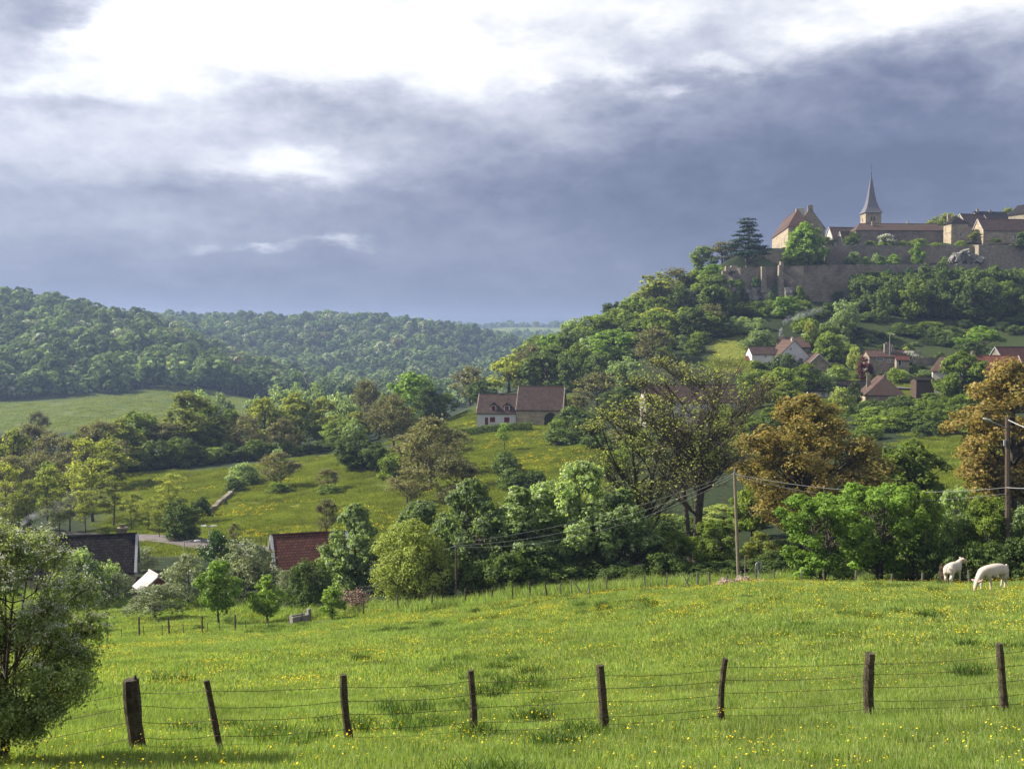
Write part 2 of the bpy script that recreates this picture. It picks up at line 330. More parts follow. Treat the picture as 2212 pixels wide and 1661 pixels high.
def leafmat(name, cols, trans=.48, rough=.6, spec=.14, tcol=None, objvar=.3, clump=.35, world=None, gain=1.5):
    """leaves: colour per leaf, per tree and per clump; light passes through"""
    m, nt, N, L = newmat(name); out = N('ShaderNodeOutputMaterial')
    ge = N('ShaderNodeNewGeometry'); k = len(cols); cols = [tuple(min(.8, v*gain) for v in c) for c in cols]
    c = ramp(nt, ge.outputs['Random Per Island'], [(i/(k-1), q) for i, q in enumerate(cols)])
    oi = N('ShaderNodeObjectInfo'); mr = N('ShaderNodeMapRange'); L(oi.outputs['Random'], mr.inputs[0]); mr.inputs[3].default_value = 1-objvar; mr.inputs[4].default_value = 1+objvar
    nn = noise(nt, .9, 2) if world is None else noise(nt, world, 4, .6, vec=ge.outputs['Position']); m2 = N('ShaderNodeMapRange'); L(nn.outputs[0], m2.inputs[0]); m2.inputs[1].default_value = .3; m2.inputs[2].default_value = .7
    m2.inputs[3].default_value = 1-clump; m2.inputs[4].default_value = 1+clump
    mu = N('ShaderNodeMath'); mu.operation = 'MULTIPLY'; L(mr.outputs[0], mu.inputs[0]); L(m2.outputs[0], mu.inputs[1])
    hs = N('ShaderNodeHueSaturation'); L(c, hs.inputs['Color']); L(mu.outputs[0], hs.inputs['Value'])
    mh = N('ShaderNodeMapRange'); L(oi.outputs['Random'], mh.inputs[0]); mh.inputs[3].default_value = .506; mh.inputs[4].default_value = .494; L(mh.outputs[0], hs.inputs['Hue'])
    b = N('ShaderNodeBsdfPrincipled'); L(hs.outputs[0], b.inputs['Base Color']); b.inputs['Roughness'].default_value = rough; b.inputs['Specular IOR Level'].default_value = spec
    t = N('ShaderNodeBsdfTranslucent'); tc = mixc(nt, 1.0, hs.outputs[0], tcol or (1.5, 1.5, .7), 'MULTIPLY'); L(tc, t.inputs[0])
    mx = N('ShaderNodeMixShader'); mx.inputs[0].default_value = trans; L(b.outputs[0], mx.inputs[1]); L(t.outputs[0], mx.inputs[2]); L(mx.outputs[0], out.inputs[0])
    return m
LM = {
 'green':  leafmat('mid_green_leaves', [(.06,.095,.018), (.10,.14,.026), (.14,.175,.034)]),
 'dark':   leafmat('dark_green_leaves', [(.034,.054,.012), (.056,.084,.018), (.075,.11,.026)], trans=.35, spec=.18, rough=.6),
 'pale':   leafmat('pale_glossy_leaves', [(.08,.12,.042), (.135,.185,.07), (.20,.25,.13)], rough=.5, spec=.22),
 'yellow': leafmat('yellow_green_leaves', [(.115,.14,.028), (.16,.185,.036), (.21,.225,.05)], clump=.25),
 'brown':  leafmat('opening_brown_leaves', [(.085,.075,.036), (.115,.11,.045), (.14,.155,.05)], trans=.25),
 'bronze': leafmat('bronze_young_leaves', [(.085,.088,.022), (.16,.13,.033), (.27,.205,.075), (.09,.11,.024)], clump=.3, tcol=(1.25, 1.15, .7), objvar=.05),
 'bright': leafmat('bright_green_leaves', [(.08,.135,.02), (.115,.18,.028), (.16,.24,.045)], trans=.4, objvar=.15),
 'grey':   leafmat('grey_green_leaves', [(.095,.12,.06), (.14,.165,.09), (.21,.235,.15)], trans=.3, rough=.55),
 'purple': leafmat('purple_leaves', [(.05,.012,.018), (.085,.02,.028)], trans=.25),
 'ivy':    leafmat('ivy_leaves', [(.03,.065,.015), (.055,.11,.02)], trans=.15, rough=.4),
 'sparse': leafmat('sparse_yellow_leaves', [(.12,.14,.04), (.18,.20,.055), (.25,.265,.10)], objvar=.1, clump=.15),
 'conifer':leafmat('cedar_needles', [(.012,.028,.016), (.022,.042,.022)], trans=.05),
 'thorn':  leafmat('hawthorn_leaves', [(.085,.12,.035), (.13,.175,.055), (.21,.25,.12)], trans=.38, rough=.6, objvar=.05, clump=.2),
 'far':    leafmat('far_wood_leaves', [(.045,.075,.028), (.07,.105,.036), (.12,.155,.05)], objvar=.45, clump=.35, trans=.25, spec=.05, rough=.8, world=.011),
 'pink':   leafmat('dry_pinkish_twigs', [(.20,.12,.09), (.3,.2,.16)], trans=.1),
 'olive':  leafmat('olive_leaves', [(.13,.165,.032), (.19,.225,.05)], trans=.3),
}
M['blossom'] = leafmat('white_blossom', [(.45,.46,.38), (.62,.62,.54), (.72,.72,.66)], trans=.25, objvar=.02, clump=.1, tcol=(1, 1, .9), gain=.98)
M['grass'] = leafmat('grass_blades', [(.095,.145,.03), (.145,.205,.042), (.20,.255,.065), (.30,.32,.13)], trans=.45, rough=.5, spec=.25, objvar=.06, clump=.28, tcol=(1.35, 1.5, .6), world=.55, gain=1.12)
M['grass_mid'] = leafmat('meadow_grass', [(.10,.15,.022), (.15,.19,.028), (.20,.21,.035)], trans=.35, objvar=.05, clump=.35, world=.18, gain=.98)
M['weed'] = leafmat('coarse_dark_grass', [(.06,.11,.02), (.10,.16,.03)], trans=.3, objvar=.2, gain=.98)
M['petal'] = leafmat('buttercup_petals', [(.75,.55,.02), (.85,.68,.03)], trans=.3, objvar=.02, clump=.02, tcol=(1.1, 1, .5), gain=.98)

# ------------------------------------------------------------------ the ground: one sheet to the horizon
def smooth(a, b, x): t = np.clip((x-a)/(b-a), 0, 1); return t*t*(3-2*t)
def zones(x, y):
    """meadow (0 undergrowth .. 1 open grass), lush (near field) and flowery masks at ground points"""
    x = np.asarray(x, float); y = np.asarray(y, float); u = 1106 + F*x/np.maximum(y, 12)
    wob = (fbm(x/14+3, y/14, 3)-.5)*16; yw = y+wob
    near = 1-smooth(70, 78, y+wob*.12-np.clip((900-u)/900, 0, 1)*22)
    mid = smooth(122, 130, y)*(1-smooth(228, 240, yw+np.clip((700-u)/300, 0, 1)*10))*smooth(150, 300, u)*(1-smooth(1230, 1330, u))
    barn = smooth(222, 232, y)*(1-smooth(268, 300, yw))*smooth(820, 900, u)*(1-smooth(1210, 1260, u))
    low = .8*smooth(395, 440, yw)*(1-smooth(545, 600, yw-np.clip((u-150)/350, 0, 1)*55))*(1-smooth(620, 760, u))
    slope = smooth(283, 290, y)*(1-smooth(335, 350, yw))*smooth(1850, 1900, u)*.14  # grass darkened towards the undergrowth tone, cloud shade put into the colour
    knoll = smooth(285, 291, y)*(1-smooth(312, 322, yw))*smooth(1520, 1560, u)*(1-smooth(1640, 1700, u))
    village = smooth(228, 236, y)*(1-smooth(286, 292, y))*smooth(1600, 1700, u)*.55
    glade = smooth(105, 112, y)*(1-smooth(200, 215, y))*smooth(1960, 1990, u)*(1-smooth(2120, 2200, u))*.9
    plat = smooth(2150, 2250, y+wob*6)*(1-smooth(2450, 2550, y+wob*6))*smooth(700, 900, u)
    m = np.maximum.reduce([near, mid, barn, low, slope, knoll, village, glade, plat])
    fl = np.maximum(np.maximum(mid, barn)*smooth(.45, .7, fbm(x/22+9, y/13+4, 3)), knoll)
    return m, near, fl
def build_ground():
    U = np.arange(-1500, 3701, 10.0); a = (U-1106)/F
    ys = np.concatenate([np.arange(-14, 6, .7), np.exp(np.arange(math.log(16), math.log(370), .0085))-10,
                         np.arange(360, 402, 1.2), np.exp(np.arange(math.log(412), math.log(9000), .011))-10])
    A, Y = np.meshgrid(a, ys); X = A*np.maximum(Y, 12); Z = gz(X, Y)
    n, k = Y.shape; idx = np.arange(n*k).reshape(n, k)
    f = np.stack([idx[:-1, :-1], idx[:-1, 1:], idx[1:, 1:], idx[1:, :-1]], -1).reshape(-1, 4)
    m, nt, N, L = newmat('ground_cover'); out = N('ShaderNodeOutputMaterial'); b = N('ShaderNodeBsdfPrincipled')
    tc = N('ShaderNodeTexCoord'); vec = tc.outputs['Object']
    def att(nm): q = N('ShaderNodeAttribute'); q.attribute_name = nm; return q.outputs['Fac']
    fine = noise(nt, 1.3, 8, .7, vec).outputs[0]; big = noise(nt, .05, 5, .6, vec).outputs[0]
    under = ramp(nt, fine, [(.3, (.010, .018, .007)), (.5, (.022, .034, .012)), (.7, (.04, .045, .018))])
    mead = ramp(nt, fine, [(.28, (.065, .085, .018)), (.5, (.115, .14, .026)), (.72, (.16, .175, .04))])
    mead = mixc(nt, 1.0, mead, ramp(nt, big, [(.3, (.60, .78, .75)), (.5, (.85, .9, .85)), (.7, (1.08, 1.0, .85))]), 'MULTIPLY')
    lush = ramp(nt, fine, [(.28, (.05, .075, .014)), (.55, (.10, .135, .022)), (.75, (.14, .17, .035))])
    c = mixc(nt, att('meadow'), under, mead); c = mixc(nt, att('lush'), c, lush)
    dots = noise(nt, 2.2, 3, .8, vec).outputs[0]; dr = ramp(nt, dots, [(.5, (0, 0, 0)), (.62, (1, 1, 1))])
    mm = N('ShaderNodeMath'); mm.operation = 'MULTIPLY'; L(dr, mm.inputs[0]); L(att('flowers'), mm.inputs[1])
    m3 = N('ShaderNodeMath'); m3.operation = 'MULTIPLY'; L(mm.outputs[0], m3.inputs[0]); m3.inputs[1].default_value = .75
    c = mixc(nt, m3.outputs[0], c, (.36, .31, .02))
    L(c, b.inputs['Base Color']); b.inputs['Roughness'].default_value = .9; b.inputs['Specular IOR Level'].default_value = .1
    bp = N('ShaderNodeBump'); bp.inputs['Strength'].default_value = .9; bp.inputs['Distance'].default_value = .35
    L(noise(nt, 1.1, 7, .75, vec).outputs[0], bp.inputs['Height']); L(bp.outputs[0], b.inputs['Normal']); L(b.outputs[0], out.inputs[0])
    V = np.stack([X, Y, Z], -1).reshape(-1, 3); me = npmesh('ground', V, [f], m, smooth=True)
    for nm, arr in zip(('meadow', 'lush', 'flowers'), zones(X.ravel(), Y.ravel())):
        me.attributes.new(nm, 'FLOAT', 'POINT').data.foreach_set('value', np.asarray(arr, np.float32))
    link('ground', me, kind='structure', label='grassy valley floor and hill slopes')
build_ground()

def strip(name, pts, width, mat, lift=.05, **k):
    """a road laid on the ground along points (u, y)"""
    P = [ground(u, y) for u, y in pts]; Q = []
    for i in range(len(P)-1):
        n = 10
        for j in range(n):
            t = j/n; p0, p1, p2, p3 = P[max(i-1, 0)], P[i], P[i+1], P[min(i+2, len(P)-1)]
            Q.append(.5*((2*p1)+(p2-p0)*t+(2*p0-5*p1+4*p2-p3)*t*t+(3*p1-p0-3*p2+p3)*t**3))
    Q.append(P[-1]); V, f = [], []
    for i, q in enumerate(Q):
        d = (Q[min(i+1, len(Q)-1)]-Q[max(i-1, 0)]); n = Vector((-d.y, d.x, 0)).normalized()
        zc = max(g(q.x+n.x*width*s/2, q.y+n.y*width*s/2) for s in (-1, -.5, 0, .5, 1))+lift
        for s in (-1, -.5, 0, .5, 1): V.append((q.x+n.x*width*s/2, q.y+n.y*width*s/2, zc+.04*(1-abs(s))))
    for i in range(len(Q)-1):
        for j in range(4): a = i*5+j; f.append((a, a+1, a+6, a+5))
    return link(name, npmesh(name, V, [f], mat, smooth=True), **k)
road_pts = [(-260, 172), (-60, 160), (130, 150), (250, 143), (340, 139), (430, 134), (520, 129), (610, 124), (720, 119), (860, 116), (1000, 116)]
strip('road', road_pts, 5.0, M['asphalt'], .22, kind='structure', label='pinkish grey country road below the meadow')
strip('path', [(1930, 268), (2000, 262), (2060, 264), (2120, 270)], 4.0, M['asphalt'], .2, kind='structure', label='village lane between the houses')

# ------------------------------------------------------------------ scattering (only for grass, flowers, far woods)
def scatter(name, P, rot, scl, idx, protos, **k):
    me = bpy.data.meshes.new(name); me.vertices.add(len(P)); me.vertices.foreach_set('co', np.asarray(P, np.float32).ravel())
    for nm, ty, key, arr in (('rot', 'FLOAT_VECTOR', 'vector', rot), ('scl', 'FLOAT_VECTOR', 'vector', scl), ('idx', 'INT', 'value', idx)):
        me.attributes.new(nm, ty, 'POINT').data.foreach_set(key, np.asarray(arr, np.int32 if ty == 'INT' else np.float32).ravel())
    ng = bpy.data.node_groups.new(name, 'GeometryNodeTree'); N, L = ng.nodes.new, ng.links.new
    ng.interface.new_socket('Geometry', in_out='INPUT', socket_type='NodeSocketGeometry'); ng.interface.new_socket('Geometry', in_out='OUTPUT', socket_type='NodeSocketGeometry')
    gi, go, jn = N('NodeGroupInput'), N('NodeGroupOutput'), N('GeometryNodeJoinGeometry')
    def named(nm, ty): q = N('GeometryNodeInputNamedAttribute'); q.data_type = ty; q.inputs[0].default_value = nm; return q.outputs[0]
    er = N('FunctionNodeEulerToRotation'); L(named('rot', 'FLOAT_VECTOR'), er.inputs[0])
    for i, pm in enumerate(protos):
        po = bpy.data.objects.new(name+'_source', pm); oi = N('GeometryNodeObjectInfo'); oi.inputs['Object'].default_value = po
        cmp_ = N('FunctionNodeCompare'); cmp_.data_type = 'INT'; cmp_.operation = 'EQUAL'; L(named('idx', 'INT'), cmp_.inputs[2]); cmp_.inputs[3].default_value = i
        ip = N('GeometryNodeInstanceOnPoints'); L(gi.outputs[0], ip.inputs['Points']); L(cmp_.outputs[0], ip.inputs['Selection']); L(oi.outputs['Geometry'], ip.inputs['Instance'])
        L(er.outputs[0], ip.inputs['Rotation']); L(named('scl', 'FLOAT_VECTOR'), ip.inputs['Scale']); L(ip.outputs[0], jn.inputs[0])
    L(jn.outputs[0], go.inputs[0])
    o = link(name, me, **k); md = o.modifiers.new('scatter', 'NODES'); md.node_group = ng; return o
def normals_euler(x, y, rz):
    e = .6; nx = -(gz(x+e, y)-gz(x-e, y))/(2*e); ny = -(gz(x, y+e)-gz(x, y-e))/(2*e)
    out = np.zeros((len(x), 3))
    for i in range(len(x)):
        q = Vector((0, 0, 1)).rotation_difference(Vector((nx[i], ny[i], 1)).normalized()) @ Matrix.Rotation(rz[i], 3, 'Z').to_quaternion()
        out[i] = q.to_euler()
    return out

def blades(n, size, h, w, seed, lean=.35, clump=0.0):
    r = np.random.default_rng(seed); x = r.uniform(-size/2, size/2, n); y = r.uniform(-size/2, size/2, n)
    hh = r.uniform(h[0], h[1], n)*(.6+.8*vnoise(x*1.7+seed*9+50, y*1.7+50))
    if clump:
        cx, cy = r.uniform(-size/2, size/2, (2, max(3, int(size*size*clump)))); k = r.integers(0, len(cx), n)
        x = cx[k]+r.normal(0, .16, n); y = cy[k]+r.normal(0, .16, n)
    a = r.uniform(0, 2*np.pi, n); la = r.uniform(0, 2*np.pi, n); ll = r.uniform(.1, 1, n)*lean*hh*1.4
    dx, dy = np.cos(a)*r.uniform(w[0], w[1], n)/2, np.sin(a)*r.uniform(w[0], w[1], n)/2
    lx, ly = np.cos(la)*ll, np.sin(la)*ll
    B = lambda f, t, s: np.stack([x+lx*f+dx*s, y+ly*f+dy*s, hh*t-.03], -1)
    V = np.stack([B(0, 0, -1), B(0, 0, 1), B(.35, .6, .8), B(.35, .6, -.8), B(1, .96, 0)], 1).reshape(-1, 3)
    o = np.arange(n)[:, None]*5
    return V, o+np.array([[0, 1, 2, 3]]), o+np.array([[3, 2, 4]])
def blade_mesh(nm, mat, *a, **k):
    V, q, t = blades(*a, **k); return npmesh(nm, V, [q, t], mat)

def jgrid(y0, y1, step, side, keep):
    P = []
    y = y0
    while y < y1:
        w = .49*y+side; xs = np.arange(-w, w, step); P.append(np.stack([xs, np.full(len(xs), y)], -1)); y += step
    P = np.concatenate(P); P += rng.uniform(-step*.3, step*.3, P.shape); return P[keep(P[:, 0], P[:, 1])]
infield = lambda x, y: zones(x, y)[1] > .35
def lay(name, P, protos, label, s=(.85, 1.2), kind='stuff'):
    n = len(P); z = gz(P[:, 0], P[:, 1]); rz = rng.uniform(0, 6.28, n); sc = rng.uniform(*s, n)
    return scatter(name, np.column_stack([P, z]), normals_euler(P[:, 0], P[:, 1], rz), np.column_stack([sc*0+1, sc*0+1, sc]), rng.integers(0, len(protos), n), protos, label=label, kind=kind)
def flowers(n, size, dia, seed, hh=(.14, .30)):
    r = np.random.default_rng(seed); cx, cy = r.uniform(-size/2, size/2, (2, max(3, n//9))); k = r.integers(0, len(cx), n)
    x = cx[k]+r.normal(0, .22, n); y = cy[k]+r.normal(0, .22, n); z = r.uniform(*hh, n); d = dia*r.uniform(.7, 1.25, n)/2
    tx, ty = r.normal(0, .35, n), r.normal(0, .35, n); V = []
    for j in range(5):
        a = 2*math.pi*j/5; V.append(np.stack([x+np.cos(a)*d, y+np.sin(a)*d, z+d*(np.cos(a)*tx+np.sin(a)*ty)+d*.3], -1))
    V.append(np.stack([x, y, z], -1)); V = np.stack(V, 1).reshape(-1, 3); o = np.arange(n)[:, None]*6
    return V, np.concatenate([o+np.array([[j, (j+1) % 5, 5]]) for j in range(5)])
def flmesh(*a): V, t = flowers(*a); return npmesh('buttercup_patch', V, [t], M['petal'])
def flmesh_mid(s): V, t = flowers(60, 4.4, .10, 50+s, (.2, .42)); return npmesh('buttercup_patch', V, [t], M['petal'])
lay('grass', jgrid(6, 30, 1.25, 4, infield), [blade_mesh('grass_patch', M['grass'], 2100, 1.7, (.06, .18), (.006, .011), s) for s in range(4)], 'short bright green pasture grass in the foreground')
lay('pasture_grass', jgrid(29, 100, 2.5, 6, infield), [blade_mesh('grass_patch', M['grass'], 2300, 3.4, (.08, .22), (.016, .032), 10+s) for s in range(4)], 'bright green grass over the rest of the pasture')
mid = lambda x, y: (zones(x, y)[0] > .5) & (y > 115)
lay('meadow_grass', jgrid(124, 300, 5.6, 6, mid), [blade_mesh('meadow_patch', M['grass_mid'], 4200, 9.0, (.10, .32), (.05, .11), 20+s) for s in range(3)], 'tufted yellow green grass of the valley meadow')
low = lambda x, y: (zones(x, y)[0] > .4) & (y > 400)
lay('field_grass', jgrid(405, 640, 13, 10, lambda x, y: low(x, y) & (x < -80)), [blade_mesh('field_patch', M['grass_mid'], 1100, 17, (.10, .3), (.15, .4), 60+s) for s in range(3)], 'rough grass of the far lower field')
def thick(x, y): return (zones(x, y)[1] > .5) & (fbm(x/5+7, y/5, 3) > .67)
lay('meadow_buttercups', jgrid(142, 290, 3.6, 5, lambda x, y: (zones(x, y)[2] > .35) & (fbm(x/8, y/5+3, 3) > .50)), [flmesh_mid(s) for s in range(3)], 'yellow drifts of buttercups in the valley meadow', s=(1, 1.2))
lay('weed_tufts', jgrid(9, 80, 1.9, 5, thick), [blade_mesh('tuft', M['weed'], 260, .8, (.14, .34), (.012, .028), 30+s, lean=.6, clump=1.5) for s in range(3)], 'darker coarse tufts scattered in the pasture', s=(.6, 1.3))
verge = lambda x, y: (zones(x, y)[1] < .9) & (zones(x, y)[1] > .02)
lay('tall_verge_grass', jgrid(60, 100, 1.6, 5, verge), [blade_mesh('verge_patch', M['grass'], 420, 2.2, (.3, .85), (.02, .04), 40+s, lean=.5) for s in range(3)], 'long unmown grass along the far field fence', s=(.6, 1.2))
def fl_where(th, seed):
    def f(x, y):
        dens = fbm(x/7+seed, y/7, 3)*.6+fbm(x/2.5, y/2.5+seed, 2)*.4; u = 1106+F*x/np.maximum(y, 12)
        return (zones(x, y)[1] > .5) & (dens > th-np.clip((u-500)/1700, 0, 1)*.10)
    return f
lay('buttercups', jgrid(8, 34, 1.5, 3, fl_where(.52, 11)), [flmesh(34, 1.9, .024, s) for s in range(4)], 'yellow buttercups dotted through the pasture grass', s=(1, 1.2))
lay('distant_buttercups', jgrid(30, 95, 3.0, 5, fl_where(.47, 23)), [flmesh(150, 3.6, .036, 10+s) for s in range(4)], 'yellow haze of buttercups across the far pasture', s=(1, 1.2))

# ------------------------------------------------------------------ trees
def tubes_np(paths, k=4):
    """paths: list of (points (m,3), radii (m,)) -> V, quads"""
    Vs, Fs, o = [], [], 0
    for P, r in paths:
        P = np.asarray(P, float); m = len(P); d = np.gradient(P, axis=0); d /= np.linalg.norm(d, axis=1)[:, None]+1e-9
        ref = np.where(np.abs(d[:, 2:3]) < .9, [[0, 0, 1.]], [[1., 0, 0]]); a = np.cross(d, ref); a /= np.linalg.norm(a, axis=1)[:, None]+1e-9; b = np.cross(d, a)
        t = 2*np.pi*np.arange(k)/k
        V = P[:, None]+(a[:, None]*np.cos(t)[None, :, None]+b[:, None]*np.sin(t)[None, :, None])*np.asarray(r)[:, None, None]
        i = np.arange(m*k).reshape(m, k)+o; Vs.append(V.reshape(-1, 3))
        Fs.append(np.stack([i[:-1], np.roll(i[:-1], -1, 1), np.roll(i[1:], -1, 1), i[1:]], -1).reshape(-1, 4)); o += m*k
    return np.concatenate(Vs), np.concatenate(Fs)
def bez(a, b, c, n):
    t = np.linspace(0, 1, n)[:, None]; return (1-t)**2*a+2*t*(1-t)*b+t*t*c
def diamonds(P, nrm, s, r, asp=.6):
    n = len(P); q = r.normal(size=(n, 3)); t = np.cross(nrm, q); t /= np.linalg.norm(t, axis=1)[:, None]+1e-9; b = np.cross(nrm, t); b /= np.linalg.norm(b, axis=1)[:, None]+1e-9
    s = s[:, None]; V = np.stack([P-t*s, P-b*s*asp+nrm*s*.18, P+t*s, P+b*s*asp+nrm*s*.18], 1).reshape(-1, 3)
    return V, np.arange(n)[:, None]*4+np.arange(4)[None]
def lobes_for(shape, H, W, bottom, n, lr, r):
    L = []
    tries = 0
    while len(L) < n and tries < 6000:
        tries += 1; h = r.uniform(.02, .98)
        prof = {'round': math.sqrt(max(0, 1-(2*h-.92)**2)) if h > .46 else .62+.38*math.sin(h/.46*math.pi/2), 'dome': math.sqrt(max(0, 1-h**2.2)),
                'egg': (math.sin(min(1, h/.38)*math.pi/2)*.8+.2)*(1-max(0, (h-.38)/.62)**1.7), 'column': .75+.25*math.sin(h*math.pi) if h < .8 else 1-(h-.8)*3.2,
                'vase': (.35+.65*h**.7)*(1 if h < .72 else math.sqrt(max(0, 1-((h-.72)/.30)**2))), 'cone': 1-h*.93, 'tiers': (1-h*.8)*(.85+.3*r.random())}[shape]
        R_ = max(.04, prof)*(W/2-lr*W*.45); a = r.uniform(0, 2*math.pi); rr = R_*(r.uniform(.12, 1)**.5)
        c = np.array([math.cos(a)*rr, math.sin(a)*rr, bottom*H+(1-bottom)*H*(.06+h*.88)])
        rad = lr*W*r.uniform(.65, 1.25)*(1-.25*h)
        if all(np.linalg.norm((c-q[0])*[1, 1, 1.1]) > .55*(rad+q[1])*.72 for q in L): L.append((c, rad))
    return L
PR = {}
def proto(key, leaf, H=10, W=8, bottom=.2, n=26, lr=.16, leaves=5000, size=.28, shape='round', twigs=0, mode='shell', trunk=.35, bark='bark', stems=1, zf=.85, seed=1, inner=.25, blossom=0, limbs=True, asp=.6, twr=.02, skew=(0, 0), up=1.0, jit=.12):
    r = np.random.default_rng(seed+sum(map(ord, key))); L = lobes_for(shape, H, W, bottom, n, lr, r)
    top = max(c[2] for c, _ in L); paths, ends = [], []
    for s in range(stems):
        off = np.array([math.cos(s*2.4), math.sin(s*2.4), 0])*(0 if stems == 1 else W*.05)
        lean = off*4+np.array([r.normal(0, .02)*H, r.normal(0, .02)*H, 0])
        tp = bez(off*.4, off+np.array([0, 0, H*.45])+r.normal(0, .015*H, 3), lean+np.array([0, 0, top*.93]), 9)
        tr = trunk*np.linspace(1, .12, 9)**1.0*(1 if stems == 1 else .75); tr[0] *= 1.35; paths.append((tp, tr)); ends.append((tp, tr))
    if limbs:
        for c, rad in L:
            tp, tr = ends[int(r.integers(len(ends)))]; hd = np.hypot(c[0], c[1]); za = max(H*max(bottom*.6, .08), min(c[2]-hd*r.uniform(.5, 1.0)*up, top*.88))
            k = int(np.argmin(np.abs(tp[:, 2]-za))); a = tp[k]; m = (a+c)/2+np.array([0, 0, -hd*.12])+r.normal(0, .03*W, 3)
            rr = max(min(tr[k]*.6, .10*trunk+.035*np.linalg.norm(c-a)*trunk*2), .015)
            p = bez(a, m, c+r.normal(0, .2*rad, 3), 6); paths.append((p, rr*np.linspace(1, .3, 6)))
            for _ in range(twigs):
                d = r.normal(size=3); d[2] = abs(d[2])*.8+.15; d /= np.linalg.norm(d); e = c+d*rad*r.uniform(.7, 1.15)*[1, 1, zf]; st = p[int(r.integers(2, 6))]
                q = bez(st, (st+e)/2+r.normal(0, .12*rad, 3), e, 4); paths.append((q, twr*np.linspace(1, .35, 4)))
                for _ in range(2):
                    e2 = e+r.normal(0, .35*rad, 3); q1 = q[2]; paths.append((np.stack([q1, (q1+e2)/2+r.normal(0, .05*rad, 3), e2]), twr*np.array([.6, .45, .25])))
                    ends_t = e2; L_tw.append(ends_t) if False else None
    V, f = tubes_np(paths, 5 if H < 30 else 4); tm = npmesh(key+'_trunk', V, [f], M[bark], smooth=True)
    w = np.array([rad**2 for _, rad in L]); w /= w.sum(); cnt = r.multinomial(leaves, w); P, Nn = [], []
    tw = [p[-1] for p, rr_ in paths[stems+len(L):]] if mode == 'twig' else None
    if mode == 'twig' and tw:
        k = max(2, leaves//len(tw)); tws = np.repeat(np.array(tw), k, 0); P.append(tws+r.normal(0, size*1.1, tws.shape)); q = r.normal(size=tws.shape); q[:, 2] = np.abs(q[:, 2])+.6; Nn.append(q)
    else:
        for (c, rad), k in zip(L, cnt):
            if k == 0: continue
            d = r.normal(size=(k, 3)); d[:, 2] += .25; d /= np.linalg.norm(d, axis=1)[:, None]
            # bunches of leaves: directions pulled towards a few centres that also stick out a little
            nb = 13; bn = r.normal(size=(nb, 3)); bn[:, 2] += .3; bn /= np.linalg.norm(bn, axis=1)[:, None]; j = r.integers(0, nb, k); pull = r.random(k) < .72; ex = r.uniform(.85, 1.28, nb)
            d = np.where(pull[:, None], d*.30+bn[j], d); d /= np.linalg.norm(d, axis=1)[:, None]
            rr = rad*np.where(r.random(k) < inner, r.uniform(.25, .85, k), (1+r.normal(0, jit, k))*np.where(pull, ex[j], .92))
            P.append(c+d*rr[:, None]*[1, 1, zf]); q = d+r.normal(0, .55, (k, 3)); q[:, 2] += .35; Nn.append(q)
    P = np.concatenate(P); Nn = np.concatenate(Nn); Nn /= np.linalg.norm(Nn, axis=1)[:, None]
    P[:, 2] = np.maximum(P[:, 2], .02*H); P[:, :2] += np.array(skew)[None]*P[:, 2:3]
    s = size*r.uniform(.55, 1.25, len(P)); V, f = diamonds(P, Nn, s, r, asp); cm = npmesh(key+'_crown', V, [f], LM[leaf])
    bm_ = None
    if blossom:
        zz = P[:, 2]/H; cand = np.where((zz > .45) & (r.random(len(P)) < .9))[0]; ctr = P[r.choice(cand, blossom//14)]
        BP = np.repeat(ctr, 14, 0)+r.normal(0, size*1.5, (len(ctr)*14, 3))*[1, 1, .5]+[0, 0, size*.5]; q = r.normal(size=BP.shape); q[:, 2] = np.abs(q[:, 2])+1; q /= np.linalg.norm(q, axis=1)[:, None]
        V, f = diamonds(BP, q, size*.62*r.uniform(.6, 1.2, len(BP)), r, .8); bm_ = npmesh(key+'_blossom', V, [f], M['blossom'])
    ext = float(np.percentile(np.hypot(P[:, 0], P[:, 1]), 97))
    PR[key] = (tm, cm, bm_, float(np.percentile(P[:, 2], 99.6)), ext*2)
L_tw = []
TREE_NAMES = {'conifer': 'cedar_tree', 'bush': 'bush', 'tree': 'tree'}
def tree(key, u, vtop, y, w, label=None, group=None, name='tree', cat=None, rz=None, base=None, z0=None, dz=0, trunk=True, minh=1.0):
    """stand a tree so that its foot is on the ground at (u, y); vtop and w give its height and width through the distance"""
    tm, cm, bl, H, W = PR[key]; p = ground(u, y)
    if z0 is not None: p.z = z0
    p.z += dz
    h = max(at(u, vtop, y).z-p.z, minh); sw = w*y/F/W; sh = h/H; rz = random.uniform(0, 6.28) if rz is None else rz
    o = empty(name, p, rz, label=label, cat=cat or ('bush' if 'bush' in name or 'shrub' in name else 'tree'), group=group); o.scale = (sw, sw, sh)
    if trunk: link('trunk', tm, o)
    link('crown' if name.endswith('tree') else 'foliage', cm, o)
    if bl: link('blossom', bl, o)
    return o
def P3(key, leaf, cnt=3, **k):
    for i in range(cnt): proto(f'{key}{i}', leaf, seed=i*13+1, **k)
